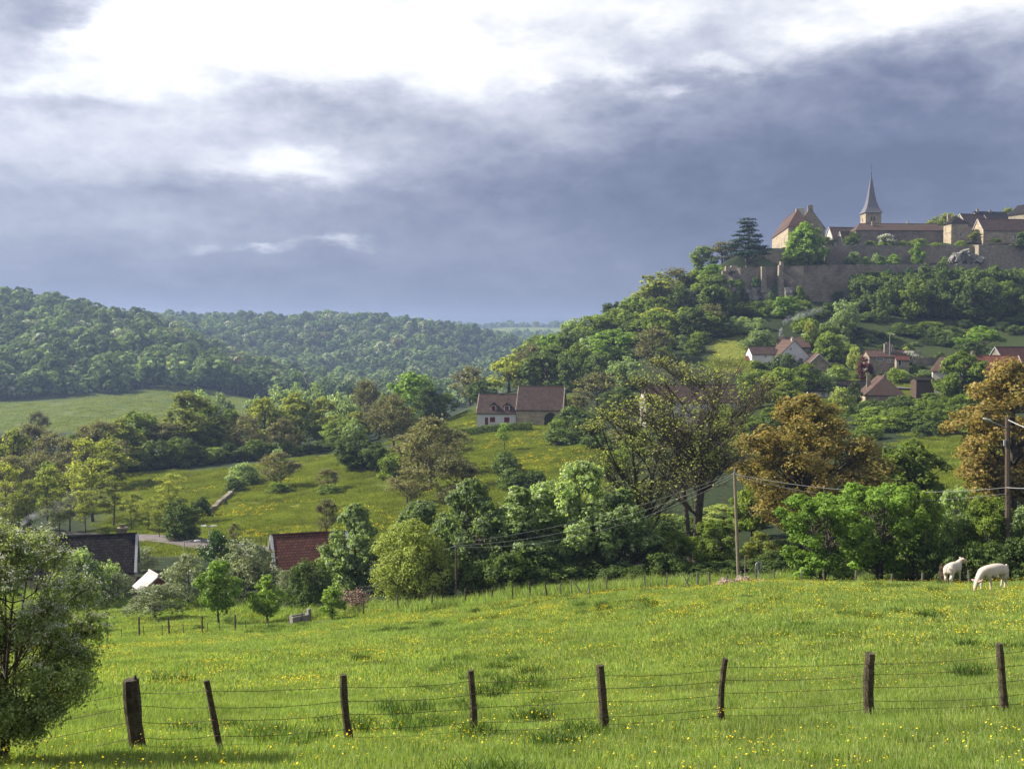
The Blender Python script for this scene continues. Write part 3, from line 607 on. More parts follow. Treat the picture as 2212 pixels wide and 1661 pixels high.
# near and middle distance kinds
P3('syc', 'pale', 3, H=12, W=9, bottom=.06, n=60, lr=.11, leaves=22000, size=.19, shape='egg', trunk=.25, stems=2, inner=.2)
P3('hedge', 'dark', 2, H=5, W=6, bottom=.0, n=26, lr=.17, leaves=6500, size=.17, shape='dome', trunk=.1, inner=.3)
P3('green', 'green', 3, H=11, W=9, bottom=.12, n=46, lr=.125, leaves=9500, size=.25, shape='round', trunk=.3)
P3('darkt', 'dark', 3, H=11, W=9, bottom=.08, n=44, lr=.13, leaves=9500, size=.25, shape='round', trunk=.3, inner=.3)
P3('yel', 'yellow', 3, H=13, W=9.5, bottom=.08, n=50, lr=.12, leaves=9000, size=.23, shape='egg', twigs=6, trunk=.32, bark='bark_ivy', inner=.35, twr=.03)
P3('brn', 'brown', 3, H=11, W=9, bottom=.14, n=30, lr=.14, leaves=6500, size=.19, shape='round', twigs=12, mode='twig', trunk=.22, twr=.024)
P3('pop', 'yellow', 3, H=14, W=5.5, bottom=.22, n=30, lr=.16, leaves=3800, size=.17, shape='column', twigs=7, mode='twig', trunk=.15, twr=.02)
P3('grey', 'grey', 3, H=6, W=6.5, bottom=.16, n=28, lr=.15, leaves=6000, size=.14, shape='dome', trunk=.14, inner=.35)
P3('brt', 'bright', 3, H=8, W=6, bottom=.16, n=30, lr=.14, leaves=6000, size=.19, shape='egg', trunk=.15)
P3('bush', 'green', 3, H=4, W=5.5, bottom=.0, n=22, lr=.17, leaves=3600, size=.20, shape='dome', trunk=.08)
P3('dbush', 'dark', 3, H=4, W=5.5, bottom=.0, n=22, lr=.17, leaves=3600, size=.20, shape='dome', trunk=.08)
P3('pbush', 'pale', 3, H=4, W=5.5, bottom=.0, n=22, lr=.17, leaves=3800, size=.18, shape='dome', trunk=.08)
P3('obush', 'olive', 2, H=4, W=5.5, bottom=.0, n=22, lr=.17, leaves=3600, size=.18, shape='dome', trunk=.08)
# woods of the castle hill, farther off
P3('hw', 'green', 3, H=12, W=10, bottom=.04, n=34, lr=.15, leaves=3600, size=.40, shape='round', trunk=.3, limbs=True)
P3('hd', 'dark', 3, H=12, W=10, bottom=.04, n=34, lr=.15, leaves=3600, size=.40, shape='round', trunk=.3)
P3('hy', 'yellow', 2, H=12, W=10, bottom=.1, n=26, lr=.15, leaves=2200, size=.42, shape='round', trunk=.3, bark='bark_ivy', inner=.4, twigs=4, twr=.05)
P3('hb', 'brown', 2, H=11, W=9, bottom=.1, n=24, lr=.15, leaves=2600, size=.28, shape='round', twigs=12, mode='twig', trunk=.25, twr=.05)
P3('hp', 'pale', 2, H=11, W=10, bottom=.04, n=32, lr=.15, leaves=3400, size=.38, shape='round', trunk=.25)
P3('hbr', 'bright', 2, H=11, W=9, bottom=.04, n=34, lr=.14, leaves=3600, size=.34, shape='round', trunk=.25)
proto('cedar', 'conifer', H=17, W=12, bottom=.22, n=46, lr=.17, leaves=9000, size=.26, shape='tiers', zf=.22, trunk=.45, inner=.5, seed=5)
proto('yew', 'dark', H=5, W=6, bottom=0, n=40, lr=.14, leaves=4200, size=.2, shape='dome', trunk=.2, seed=2)
proto('round', 'bright', H=14, W=11, bottom=.04, n=80, lr=.105, leaves=11000, size=.34, shape='egg', trunk=.3, inner=.25, seed=3)
proto('roundd', 'green', H=12, W=10, bottom=.02, n=80, lr=.115, leaves=12000, size=.30, shape='round', trunk=.3, inner=.25, seed=4)
proto('purple', 'purple', H=5, W=4, bottom=.05, n=24, lr=.16, leaves=2500, size=.2, shape='egg', trunk=.1, seed=3)
proto('whiteb', 'green', H=5, W=5, bottom=.02, n=24, lr=.16, leaves=2400, size=.25, shape='dome', trunk=.1, seed=3, blossom=2200)
proto('ballbush', 'olive', H=6, W=6.5, bottom=.0, n=90, lr=.13, leaves=34000, size=.085, shape='egg', trunk=.12, inner=.2, seed=6, zf=1.0)
proto('clipbush', 'dark', H=4, W=5, bottom=.0, n=60, lr=.11, leaves=12000, size=.09, shape='dome', trunk=.1, inner=.3, seed=6, zf=1.0)
proto('ivymound', 'ivy', H=5, W=6, bottom=0, n=40, lr=.14, leaves=9000, size=.13, shape='dome', trunk=.1, seed=9)
proto('bare', 'sparse', H=18, W=13, bottom=.30, n=60, lr=.115, leaves=6800, size=.095, shape='vase', twigs=16, mode='twig', trunk=.25, stems=3, bark='bark', twr=.024, seed=8, up=1.5)
proto('bare1', 'sparse', H=16, W=11, bottom=.18, n=46, lr=.125, leaves=5600, size=.10, shape='vase', twigs=14, mode='twig', trunk=.34, stems=2, bark='bark_ivy', twr=.024, seed=18, up=1.9)
proto('bronze', 'bronze', H=16, W=13, bottom=.06, n=120, lr=.092, leaves=48000, size=.15, shape='egg', twigs=3, trunk=.32, inner=.45, seed=2)
proto('bronze1', 'bronze', H=15, W=11, bottom=.06, n=105, lr=.098, leaves=38000, size=.15, shape='egg', twigs=3, trunk=.4, inner=.3, seed=12)
proto('bigbright', 'bright', H=8, W=7, bottom=.08, n=90, lr=.085, leaves=24000, size=.11, shape='vase', trunk=.16, stems=3, seed=3, inner=.25)
proto('thicket', 'pale', H=6, W=6, bottom=.0, n=46, lr=.13, leaves=15000, size=.12, shape='dome', trunk=.1, stems=3, seed=5, inner=.3)
proto('thicket1', 'green', H=6, W=6, bottom=.0, n=46, lr=.13, leaves=15000, size=.12, shape='dome', trunk=.1, stems=3, seed=15, inner=.3)
proto('hawthorn', 'thorn', H=4.6, W=4.3, bottom=.05, n=130, lr=.088, leaves=120000, size=.028, shape='round', twigs=9, trunk=.07, stems=4, seed=4, inner=.45, jit=.24, blossom=44000, twr=.006, asp=.7)
proto('sapling', 'bright', H=4, W=1.8, bottom=.35, n=14, lr=.2, leaves=700, size=.11, shape='egg', trunk=.05, seed=4)
proto('dryshrub', 'pink', H=2, W=2.6, bottom=0, n=14, lr=.2, leaves=900, size=.05, shape='vase', twigs=14, mode='twig', trunk=.03, stems=3, twr=.012, seed=4)

# far woods: three masses that read as one each
def far_crown(seed, leaf='far'):
    r = np.random.default_rng(seed); Ls = lobes_for('dome', 12, 12, .1, 14, .21, r); P, Nn = [], []
    for c, rad in Ls:
        d = r.normal(size=(22, 3)); d[:, 2] = d[:, 2]+.5; d /= np.linalg.norm(d, axis=1)[:, None]; P.append(c+d*rad*r.uniform(.8, 1.1, (22, 1))); q = d+r.normal(0, .22, d.shape); Nn.append(q/np.linalg.norm(q, axis=1)[:, None])
    V, f = diamonds(np.concatenate(P), np.concatenate(Nn), r.uniform(.7, 1.3, 22*len(Ls)), r, .75); return npmesh('far_crown', V, [f], LM[leaf])
FC = [far_crown(1), far_crown(2), far_crown(3), far_crown(4, 'grey'), far_crown(5, 'brown'), far_crown(6, 'dark')]
def wood(name, u0, u1, y0, y1, step, keep, label, s=(.7, 1.25), sc=1.0):
    P = []; y = y0
    while y < y1:
        xs = np.arange((u0-1106)/F*y, (u1-1106)/F*y, step*(1+.3*(y-y0)/(y1-y0))); P.append(np.column_stack([xs, np.full(len(xs), y)])); y += step*(1+.3*(y-y0)/(y1-y0))
    P = np.concatenate(P); P = P+rng.uniform(-step*.4, step*.4, P.shape); P = P[keep(P[:, 0], P[:, 1], 1106+F*P[:, 0]/P[:, 1])]; n = len(P)
    z = gz(P[:, 0], P[:, 1])-.5; q = rng.uniform(*s, n)*sc; w = fbm(P[:, 0]/60, P[:, 1]/60, 2); idx = np.where(rng.random(n) < .82, rng.integers(0, 3, n), rng.choice([3, 3, 3, 4, 5, 5], n))
    print(name, n)
    return scatter(name, np.column_stack([P, z]), np.column_stack([np.zeros(n), np.zeros(n), rng.uniform(0, 6.28, n)]), np.column_stack([q, q*rng.uniform(.85, 1.15, n), q*rng.uniform(.62, .95, n)]), idx, FC, label=label, kind='stuff')
notmead = lambda x, y: zones(x, y)[0] < .4
wood('hillside_wood', -420, 640, 555, 960, 9.0, lambda x, y, u: notmead(x, y) & (y > 560+np.clip(u/500, 0, 1)*50), 'dense deciduous wood covering the left hill', s=(.75, 1.9))
wood('ridge_wood', 150, 1330, 980, 1470, 11.5, lambda x, y, u: y > 0, 'dense wood on the long ridge across the valley', s=(.8, 1.75))
wood('valley_wood', 560, 1250, 620, 980, 13, lambda x, y, u: notmead(x, y), 'trees in the far valley bottom below the ridge', s=(.9, 1.4))
wood('plateau_wood', 820, 1500, 1480, 2750, 21, lambda x, y, u: notmead(x, y) & ((y > 2300) | (fbm(x/90, y/90, 2) > .42)), 'far off woods along the plateau horizon', sc=1.3)

# ------------------------------------------------------------------ buildings
def window(parent, x, z, w, h, face='f', at_=0, frame='white_paint', pane='glass', shut=None, name='window'):
    """a window proud of a wall face; face f: front (-y at y=at_), l: left (-x at x=at_), r: right"""
    t = .05; m = MB(); q = MB()
    def b(mb, a0, a1, z0, z1, d0, d1):
        if face == 'f': mb.box(a0, a1, at_-d1, at_-d0, z0, z1)
        elif face == 'l': mb.box(at_-d1, at_-d0, a0, a1, z0, z1)
        else: mb.box(at_+d0, at_+d1, a0, a1, z0, z1)
    fw = min(.1, w*.14)
    b(m, x-w/2-fw, x-w/2, z-fw, z+h+fw, .0, t); b(m, x+w/2, x+w/2+fw, z-fw, z+h+fw, .0, t); b(m, x-w/2, x+w/2, z-fw, z, .0, t+.02); b(m, x-w/2, x+w/2, z+h, z+h+fw, .0, t)
    if not shut: b(m, x-fw*.3, x+fw*.3, z, z+h, .012, t*.8)
    b(q, x-w/2, x+w/2, z, z+h, .001, .012 if not shut else .04)
    o = m.obj(name, M[frame], parent); q.obj('pane' if not shut else 'shutter', M[shut or pane], o)
    return o
def house(name, label, u, y, base_v=None, base=None, w=8, d=7, wall=3, rise=3, rot=0, wallm='render_pale', roofm='tile_brown', cat='house', hip=(0, 0),
          chim=(), wins=(), over=.3, found=4, axis='x', group=None, verge=None, x=None):
    """gabled or hipped block; ridge along local x (or y); wins: (face, pos, z, w, h[, shutter]); chim: (x, y, height above ridge, width[, material])"""
    p = ground(u, y)
    if x is not None: p.x = x
    p.z = base if base is not None else (zat(base_v, y) if base_v else p.z)
    o = empty(name, p, rot, label=label, cat=cat, group=group); r = MB(); W_ = MB()
    a, b = w/2, d/2
    tr = (lambda px, py, pz: (px, py, pz)) if axis == 'x' else (lambda px, py, pz: (-py, px, pz))
    h0, h1 = hip; H = wall+rise; W_b = []
    # walls: five-sided prism, gable cut where hipped
    def add(mb, vs, fs): mb.add([tr(*v) for v in vs], fs)
    xl, xr = -a, a; gl, gr = (0 if h0 else rise), (0 if h1 else rise)
    add(W_, [(xl,-b,-found),(xr,-b,-found),(xr,b,-found),(xl,b,-found),(xl,-b,wall),(xr,-b,wall),(xr,b,wall),(xl,b,wall),(xl,0,wall+gl*.985),(xr,0,wall+gr*.985)],
        [(0,3,2,1),(0,1,5,4),(2,3,7,6),(3,0,4,8,7),(1,2,6,9,5),(4,5,9,8),(6,7,8,9)])
    W_.obj('wall', M[wallm], o)
    ov = over; sl = rise/b; e = ov*sl; zl = wall-e+.06; zt = H+.06; rx0, rx1 = (-a+h0 if h0 else -a-ov*.6), (a-h1 if h1 else a+ov*.6)
    ex0, ex1 = (-a-ov), (a+ov)
    if not h0: ex0 = -a-ov*.6
    if not h1: ex1 = a+ov*.6
    T = .16
    for sgn in (-1, 1):
        q = [(ex0, sgn*(b+ov), zl), (ex1, sgn*(b+ov), zl), (rx1, 0, zt), (rx0, 0, zt)]
        if sgn > 0: q = q[::-1]
        r.slab([tr(*v) for v in q], T)
    if h0: r.slab([tr(*v) for v in [(ex0, b+ov, zl), (ex0, -b-ov, zl), (rx0, 0, zt)]], T)
    if h1: r.slab([tr(*v) for v in [(ex1, -b-ov, zl), (ex1, b+ov, zl), (rx1, 0, zt)]], T)
    r.tube([tr(rx0, 0, zt+.02), tr(rx1, 0, zt+.02)], .11, 5)
    ro = r.obj('roof', M[roofm], o)
    if verge:
        for sx, hh in ((ex0, h0), (ex1, h1)):
            if hh: continue
            v = MB()
            for sgn in (-1, 1):
                v.slab([tr(*k) for k in [(sx-.12, sgn*(b+ov), zl+.05), (sx+.12, sgn*(b+ov), zl+.05), (sx+.12, 0, zt+.07), (sx-.12, 0, zt+.07)]], .32)
            v.obj('bargeboard', M[verge], ro)
    for c in chim:
        cx, cy, ch, cw = c[:4]; cm = c[4] if len(c) > 4 else 'stone'; m = MB(); z0 = wall+rise*(1-abs(cy if axis == 'x' else cx)/b)*.6
        m.box(cx-cw/2, cx+cw/2, cy-.35, cy+.35, z0, H+ch); m.box(cx-cw/2-.07, cx+cw/2+.07, cy-.42, cy+.42, H+ch, H+ch+.16)
        m.box(cx-cw/4, cx+cw/4, cy-.15, cy+.15, H+ch+.16, H+ch+.5); m.obj('chimney', M[cm], ro)
    fy, fx = (b, a) if axis == 'x' else (a, b)
    for wn in wins:
        f_, ps, z_, ww, hh = wn[:5]; sh = wn[5] if len(wn) > 5 else None; nm = wn[6] if len(wn) > 6 else 'window'
        window(o, ps, z_, ww, hh, f_, {'f': -fy, 'l': -fx, 'r': fx}[f_], shut=sh, name=nm)
    return o

# --- white farmhouse and its stone barn
fh = house('farmhouse', 'white farmhouse with dark red shutters, two dormers and a brown tiled roof', 1078, 250, base=-19.0, w=9.0, d=7, wall=3.2, rise=3.9, rot=R(-9), wallm='render_white', roofm='tile_brown', verge='stone',
      chim=[(.1, .3, .35, .7, 'render_pale')], wins=[('f', -.9, .9, 1.25, 1.2, 'shutter'), ('f', 2.4, .9, 1.25, 1.2, 'shutter'), ('f', -2.3, .05, .8, 1.95, 'shutter', 'door')], found=2)
for dx in (-.75, 2.35):
    m = MB(); m.box(dx-.65, dx+.65, -3.15, -1.2, 3.45, 4.75); dn = m.obj('dormer', M['render_white'], fh)
    m = MB(); m.slab([(dx-.95, -3.45, 4.55), (dx, -3.45, 5.35), (dx, .0, 5.35), (dx-.95, -1.0, 4.55)], .12); m.slab([(dx, -3.45, 5.35), (dx+.95, -3.45, 4.55), (dx+.95, -1.0, 4.55), (dx, .0, 5.35)], .12)
    m.prism([(dx-.65, 4.74), (dx+.65, 4.74), (dx, 5.25)], 'y', -3.14, -1.5); m.obj('dormer_roof', M['tile_brown'], dn)
    m = MB(); m.box(dx-.42, dx+.42, -3.20, -3.152, 3.6, 4.6); m.obj('shutter', M['shutter'], dn)
bp_ = fh.location + Vector((9.9*math.cos(R(-9)), 9.9*math.sin(R(-9)), 0))
bn = house('barn', 'stone barn with a big arched dark doorway beside the white farmhouse', 1168, 248.5, base=-19.4, w=10.4, d=8, wall=4.5, rise=4.9, rot=R(-9), wallm='stone_warm', roofm='tile_brown', verge='stone', cat='barn', found=3,
      wins=[('f', -3.6, 3.7, .35, .5), ('f', -3.8, .3, 1.0, .45)], x=bp_.x+.05)
def arch(parent, x, z0, w, h, yf, mat, frm, depth=.06):
    P = [(x-w/2, z0), (x+w/2, z0)]+[(x+w/2*math.cos(t), z0+h-w/2+w/2*math.sin(t)) for t in np.linspace(0, math.pi, 12)]
    Q = [(x-w/2-.3, z0), (x+w/2+.3, z0)]+[(x+(w/2+.3)*math.cos(t), z0+h-w/2+(w/2+.3)*math.sin(t)) for t in np.linspace(0, math.pi, 12)]
    m = MB(); m.prism(Q, 'y', yf-depth, yf-.002); o = m.obj('door_surround', M[frm], parent); m = MB(); m.prism(P, 'y', yf-depth-.03, yf-depth-.002); m.obj('barn_door', M[mat], o)
arch(bn, 2.6, -.4, 2.9, 4.1, -4.0, 'dark', 'stone_warm')
m = MB(); m.tube([(4.62, -3.55, -.2), (4.62, -3.55, 3.1)], .06); m.obj('downpipe', M['metal'], fh)

def leafbox(name, label, pts, w, h, leaf, size=.12, dens=60, cat='hedge', group=None):
    """clipped hedge along (u, y) points"""
    r = np.random.default_rng(len(pts)+int(w*10)); P, Nn = [], []
    Q = [ground(u, y) for u, y in pts]
    for a, b in zip(Q[:-1], Q[1:]):
        n = int((b-a).length*(w+2*h)*dens); t = r.random(n); s = r.random(n)*(w+2*h)
        off = np.where(s < h, -w/2, np.where(s > h+w, w/2, s-h-w/2)); zz = np.where(s < h, s, np.where(s > h+w, w+2*h-s, h))
        d = (b-a).normalized(); nx, ny = -d.y, d.x
        x = a.x+(b.x-a.x)*t+nx*off; y = a.y+(b.y-a.y)*t+ny*off; z = gz(x, y)+zz+r.normal(0, .08, n)
        P.append(np.stack([x+r.normal(0, .08, n), y+r.normal(0, .08, n), z], -1)); q = np.stack([nx*np.sign(off)*(np.abs(off) > w/2-.01), ny*np.sign(off)*(np.abs(off) > w/2-.01), (zz >= h-.01)*1.0], -1)+r.normal(0, .5, (n, 3)); Nn.append(q/np.linalg.norm(q, axis=1)[:, None])
    P = np.concatenate(P); c = np.array(Q[0]); V, f = diamonds(P-c, np.concatenate(Nn), size*r.uniform(.6, 1.2, len(P)), r, .7)
    return link(name, npmesh(name, V, [f], LM[leaf]), loc=Q[0], label=label, cat=cat, group=group)
leafbox('hedge', 'long dark clipped hedge in front of the white farmhouse', [(985, 239), (1040, 240), (1110, 240), (1150, 240)], 1.6, 1.5, 'dark', .16, 45)

# --- houses on the road below the pasture
sh = house('slate_house', 'long house with a dark slate roof, half hidden by the flowering hawthorn', 166, 104, base=zat(1268, 104), w=10.8, d=6.0, wall=2.0, rise=2.9, rot=R(16), wallm='render_ochre', roofm='slate', verge='metal',
      chim=[(4.2, .4, .5, .8, 'stone_dark'), (-4.2, .1, .6, .7, 'wood_old')], wins=[('f', 3.0, .7, 1.1, .9, 'wood_old'), ('f', -1.0, .7, 1.1, .9, 'wood_old')], found=3)
rh = house('tiled_house', 'house with a red tiled roof and white bargeboard beside the pale shrubs', 668, 101, base=zat(1252, 101), w=6.6, d=5.2, wall=1.9, rise=2.45, rot=R(19), wallm='render_ochre', roofm='tile_red', verge='metal',
      chim=[], wins=[('f', 1.0, .5, .9, 1.0)], found=3)
ts = house('garden_shed', 'small shed with a pale sheet metal roof among the fruit trees', 333, 93, base=zat(1292, 93), w=2.5, d=2.6, wall=1.1, rise=1.05, rot=R(-55), wallm='wood_red', roofm='tin', cat='shed', found=1.5, over=.2,
      wins=[])
tree('ivymound', 612, 1205, 98.5, 26, 'ivy climbing the left wall of the red tiled house', name='ivy_bush', cat='ivy')

# --- village under the castle
s3 = 300/F
house('village_house', 'white village house whose plain gable faces the pasture', 1702, 300, base=zat(795, 300), w=10.5, d=8.8, wall=3.3, rise=4.4, rot=R(4), axis='y', wallm='render_white', roofm='tile_mix', chim=[(0, -3.6, .35, .6, 'render_pale')],
      wins=[('f', 1.9, 1.3, 1.0, 1.5), ('f', -1.0, 5.0, .5, .6), ('f', 3.4, 1.3, .3, .4)])
house('side_house', 'low white wing with a brown roof left of the gabled white house', 1645, 301, base=zat(795, 301), w=7.2, d=6, wall=4.0, rise=1.9, rot=R(4), wallm='render_white', roofm='tile_brown', wins=[('f', .2, 3.0, .5, .5), ('f', .3, 1.1, .7, .6)])
house('outbuilding', 'tiny tiled lean building at the left end of the white wing', 1620, 301, base=zat(795, 301), w=2.4, d=3, wall=2.2, rise=1.0, wallm='wood_red', roofm='tile_orange', cat='shed')
house('rear_house', 'grey roofed house rising behind the white gable', 1712, 312, base=zat(790, 312), w=8.5, d=7, wall=5.5, rise=2.6, rot=R(-4), wallm='stone', roofm='tile_mix', chim=[(-2.6, 0, .4, .7)])
house('lean_to', 'open sided lean-to against the right wall of the white gabled house', 1745, 300, base=zat(795, 300), w=3.5, d=6, wall=3.0, rise=.8, rot=R(4), wallm='stone_dark', roofm='tile_mix', cat='shed')
house('stone_shed', 'small stone shed with a pale bare gable right of the white house', 1763, 291, base=zat(795, 291), w=6.5, d=5.2, wall=1.4, rise=2.4, rot=R(-3), axis='y', wallm='stone', roofm='tile_mix', verge='render_pale', cat='shed')
ch = house('cottage', 'old cottage with a huge leaning chimney and low red roof', 1912, 288, base=zat(785, 288), w=10.5, d=5, wall=1.9, rise=1.5, rot=R(2), wallm='stone', roofm='tile_mix', chim=[(.2, -1.0, 1.7, 1.9, 'stone'), (1.8, -.6, 1.0, .7, 'stone_dark')],
      wins=[('f', -2.4, .9, 1.6, .5), ('f', -.1, .3, .6, .7), ('f', .9, .3, .6, .7), ('f', 3.7, .0, 1.6, 1.5, 'dark', 'door')])
house('tool_shed', 'tiny shed with a red roof right of the old cottage', 1948, 283, base=zat(792, 283), w=3.2, d=2.4, wall=1.9, rise=.9, rot=R(-8), wallm='stone', roofm='tile_red', cat='shed', wins=[('f', -.8, .2, .7, 1.4, 'dark', 'door')])
house('hipped_house', 'stone house with a steep half-hipped mossy roof and centre chimney', 1903, 250, base=zat(882, 250), w=11.5, d=8.6, wall=3.5, rise=3.9, rot=R(-10), axis='y', hip=(1.8, 0), wallm='stone_warm', roofm='tile_mix', chim=[(.3, -3.4, .3, .7), (-2.6, 1.2, .1, .9)],
      wins=[('f', -.9, 1.0, .9, .8), ('f', 2.4, .9, .8, 1.1)])
house('long_house', 'long low house with a dark slate roof above the bronze tree', 1812, 264, base=zat(868, 264), w=15, d=6, wall=2.9, rise=2.1, rot=R(-2), wallm='render_pale', roofm='slate', wins=[('f', -3.1, .9, 1.6, 1.0, 'white_paint'), ('f', 2.2, .8, 1.5, 1.1, 'white_paint')])
house('gable_house', 'pale house with a steep brown roof behind the round dark tree', 2058, 252, base=zat(842, 252), w=9.0, d=9.2, wall=4.6, rise=3.0, rot=R(-20), wallm='render_pale', roofm='tile_mix', hip=(1.6, 0), wins=[('l', -1.2, 2.9, .4, .6), ('l', .6, .8, .9, 1.5)])
house('open_shed', 'low flat roofed shed on posts left of the steep brown roof', 1992, 247, base=zat(838, 247), w=4.2, d=3, wall=1.9, rise=.45, rot=R(4), wallm='wood_old', roofm='slate', cat='shed')
house('orange_house', 'house with a bright orange red tiled roof right of the round tree', 2146, 278, base=zat(830, 278), w=11.8, d=7.5, wall=4.3, rise=3.0, rot=R(-4), wallm='stone_dark', roofm='tile_orange', verge='render_pale', chim=[(-5.2, 0, .8, .8, 'stone')])
house('annex', 'low red tiled lean-to below the orange red roof', 2133, 272, base=zat(832, 272), w=8, d=3.5, wall=2.6, rise=1.3, rot=R(-4), wallm='stone', roofm='tile_red', cat='house')
house('end_house', 'red roofed house with white gable edges at the right border', 2188, 290, base=zat(812, 290), w=11, d=9.5, wall=2.9, rise=4.8, rot=R(14), wallm='stone_dark', roofm='tile_red', verge='metal')
house('hidden_farm', 'long farmhouse with a dull red roof seen through the half bare tree', 1488, 232, base=zat(912, 232), w=20, d=8, wall=4.6, rise=3.4, rot=R(3), wallm='render_pale', roofm='tile_brown', wins=[('f', 5.6, 2.6, .8, 1.0), ('f', 2.8, 2.6, .8, 1.0), ('f', -3.5, 1.2, .9, 1.2)])

# --- castle hill buildings
cz = 34.4
cr = R(-7)
ca = house('chateau', 'tall warm stone manor with a steep hipped red roof and wide chimney', 1712, 419, base=cz, w=44, d=8.0, wall=8.4, rise=6.5, rot=R(-6), axis='y', hip=(4.2, 3), wallm='stone_warm', roofm='tile_mix', found=6, x=107.4,
      chim=[(.9, -17.4, .1, 3.1, 'render_pale')], wins=[('f', -.4, 7.2, .7, .8), ('l', -13.5, 2.6, .9, 2.4), ('l', -11.6, 2.6, .9, 2.4), ('l', -5.6, 2.0, .9, 1.9), ('l', 1.5, 2.0, .9, 1.9), ('l', 6.0, 2.0, .9, 1.9)], cat='manor')
cb = house('gabled_manor', 'big stone manor gable topped by a chimney beside the hipped roof', 1750, 415, base=cz, w=24, d=10.6, wall=8.2, rise=7.2, rot=cr, axis='y', wallm='stone_warm', roofm='tile_mix', found=6, x=112.2, chim=[(0, -11.3, .9, 1.9, 'stone_warm')],
      wins=[('f', -.6, 7.4, .8, 1.1), ('f', 3.0, 3.0, .9, 1.5)], cat='manor')
# church tower with its flared spire
tp = Vector((2335*0+ (1877-1106)/F*446, 446, 36.0)); ct = empty('church_tower', tp, R(1), label='square church tower with a flared slate spire above the long roof', cat='church tower')
m = MB(); m.box(-3.2, 3.2, -3.2, 3.2, -3, 17.2); tw_ = m.obj('wall', M['stone_warm'], ct)
for zz in (11.9,): m = MB(); m.box(-3.32, 3.32, -3.32, 3.32, zz, zz+.25); m.obj('string_course', M['stone_warm'], ct)
prof = [(3.75, 17.0), (3.3, 17.7), (2.45, 19.3), (1.75, 21.6), (1.25, 24.5), (.75, 28.0), (.33, 31.0), (.06, 33.0)]
m = MB(); n = 4; V = []
for rr, z in prof: V += [(-rr, -rr, z), (rr, -rr, z), (rr, rr, z), (-rr, rr, z)]
m.add(V, [(4*i+j, 4*i+(j+1) % 4, 4*i+4+(j+1) % 4, 4*i+4+j) for i in range(len(prof)-1) for j in range(4)]+[(3, 2, 1, 0)]); sp = m.obj('spire', M['spire'], ct)
m = MB(); m.tube([(0, 0, 32.6), (0, 0, 37.2)], .07, 5); m.tube([(-.55, 0, 36), (.55, 0, 36)], .05, 4); m.tube([(0, 0, 33.0), (0, 0, 33.35)], .28, 6); m.obj('cross', M['wire'], sp)
for dx in (-.55, .55): window(ct, dx-.2, 13.6, .62, 1.7, 'f', -3.2, frame='stone_warm', pane='dark')
window(ct, .3, 13.4, .6, 1.6, 'l', -3.2, frame='stone_warm', pane='dark'); window(ct, -.9, 8.7, .5, 1.8, 'f', -3.2, frame='stone_warm', pane='dark')
lb = house('long_building', 'long stone building with a low red tiled roof under the church spire', 1938, 414, base=35.0, w=34.5, d=7.5, wall=7.6, rise=2.7, rot=R(2), hip=(2.6, 2.2), wallm='stone_dark', roofm='tile_mix', found=3, chim=[(-10, -1.2, .6, .7), (4, .2, .9, .35)], cat='building')
house('west_house', 'tan house with a brown roof between the manor and the long building', 1818, 428, base=35.4, w=10.5, d=9, wall=4.6, rise=5.4, rot=R(8), wallm='render_pale', roofm='tile_mix', verge='render_pale')
house('small_gable_house', 'narrow roofed house whose light gable stands between the two clipped yews', 1828, 414, base=34.8, w=5.0, d=5.0, wall=3.4, rise=4.1, rot=R(8), wallm='render_pale', roofm='tile_mix', verge='render_pale', wins=[('l', 0, 1.0, .7, 1.0)])
pv = house('square_pavilion', 'square stone pavilion with a pyramid roof, its left face sunlit', 2064, 404, base=34.2, w=6.3, d=6.3, wall=10.1, rise=2.9, rot=R(3), hip=(3.1, 3.1), wallm='stone_warm', roofm='slate', found=4, chim=[(-2.4, .6, .2, 1.2, 'stone_warm')], wins=[('f', .4, 5.0, .9, 1.5)], cat='pavilion')
m = MB(); m.box(-3.27, 3.27, -3.27, 3.27, 6.6, 6.85); m.obj('string_course', M['stone_warm'], pv)
house('right_house', 'wide house with a plum red roof behind the retaining wall', 2168, 402, base=37.0, w=20, d=8.5, wall=4.2, rise=4.4, rot=R(4), wallm='stone_warm', roofm='tile_brown', verge='render_pale', wins=[('f', 2, 1.0, .9, 1.3), ('l', 0, 1.2, .9, 1.3)])
house('upper_house', 'upper village house with a red roof behind the square pavilion', 2098, 446, base=43.5, w=11, d=9, wall=4.2, rise=5.0, rot=R(14), wallm='stone', roofm='tile_brown', verge='render_pale')
house('skyline_house', 'long dark roofed house highest on the village skyline', 2137, 470, base=47.0, w=15, d=9, wall=5.6, rise=3.9, rot=R(10), wallm='stone', roofm='slate', chim=[(0, 0, .5, .9), (-6, 0, .9, .8)])
house('tan_roof_house', 'house with a pale tan roof and skylights behind the plum red roof', 2158, 440, base=43.0, w=13, d=8, wall=4.0, rise=3.0, rot=R(2), wallm='render_pale', roofm='tile_orange', chim=[(5, 0, .9, .7, 'wood_red')])
house('corner_house', 'dark roofed house cut by the right edge above the plum red roof', 2216, 425, base=46.5, w=9, d=9, wall=3.6, rise=3.8, rot=R(20), axis='y', wallm='stone', roofm='slate')

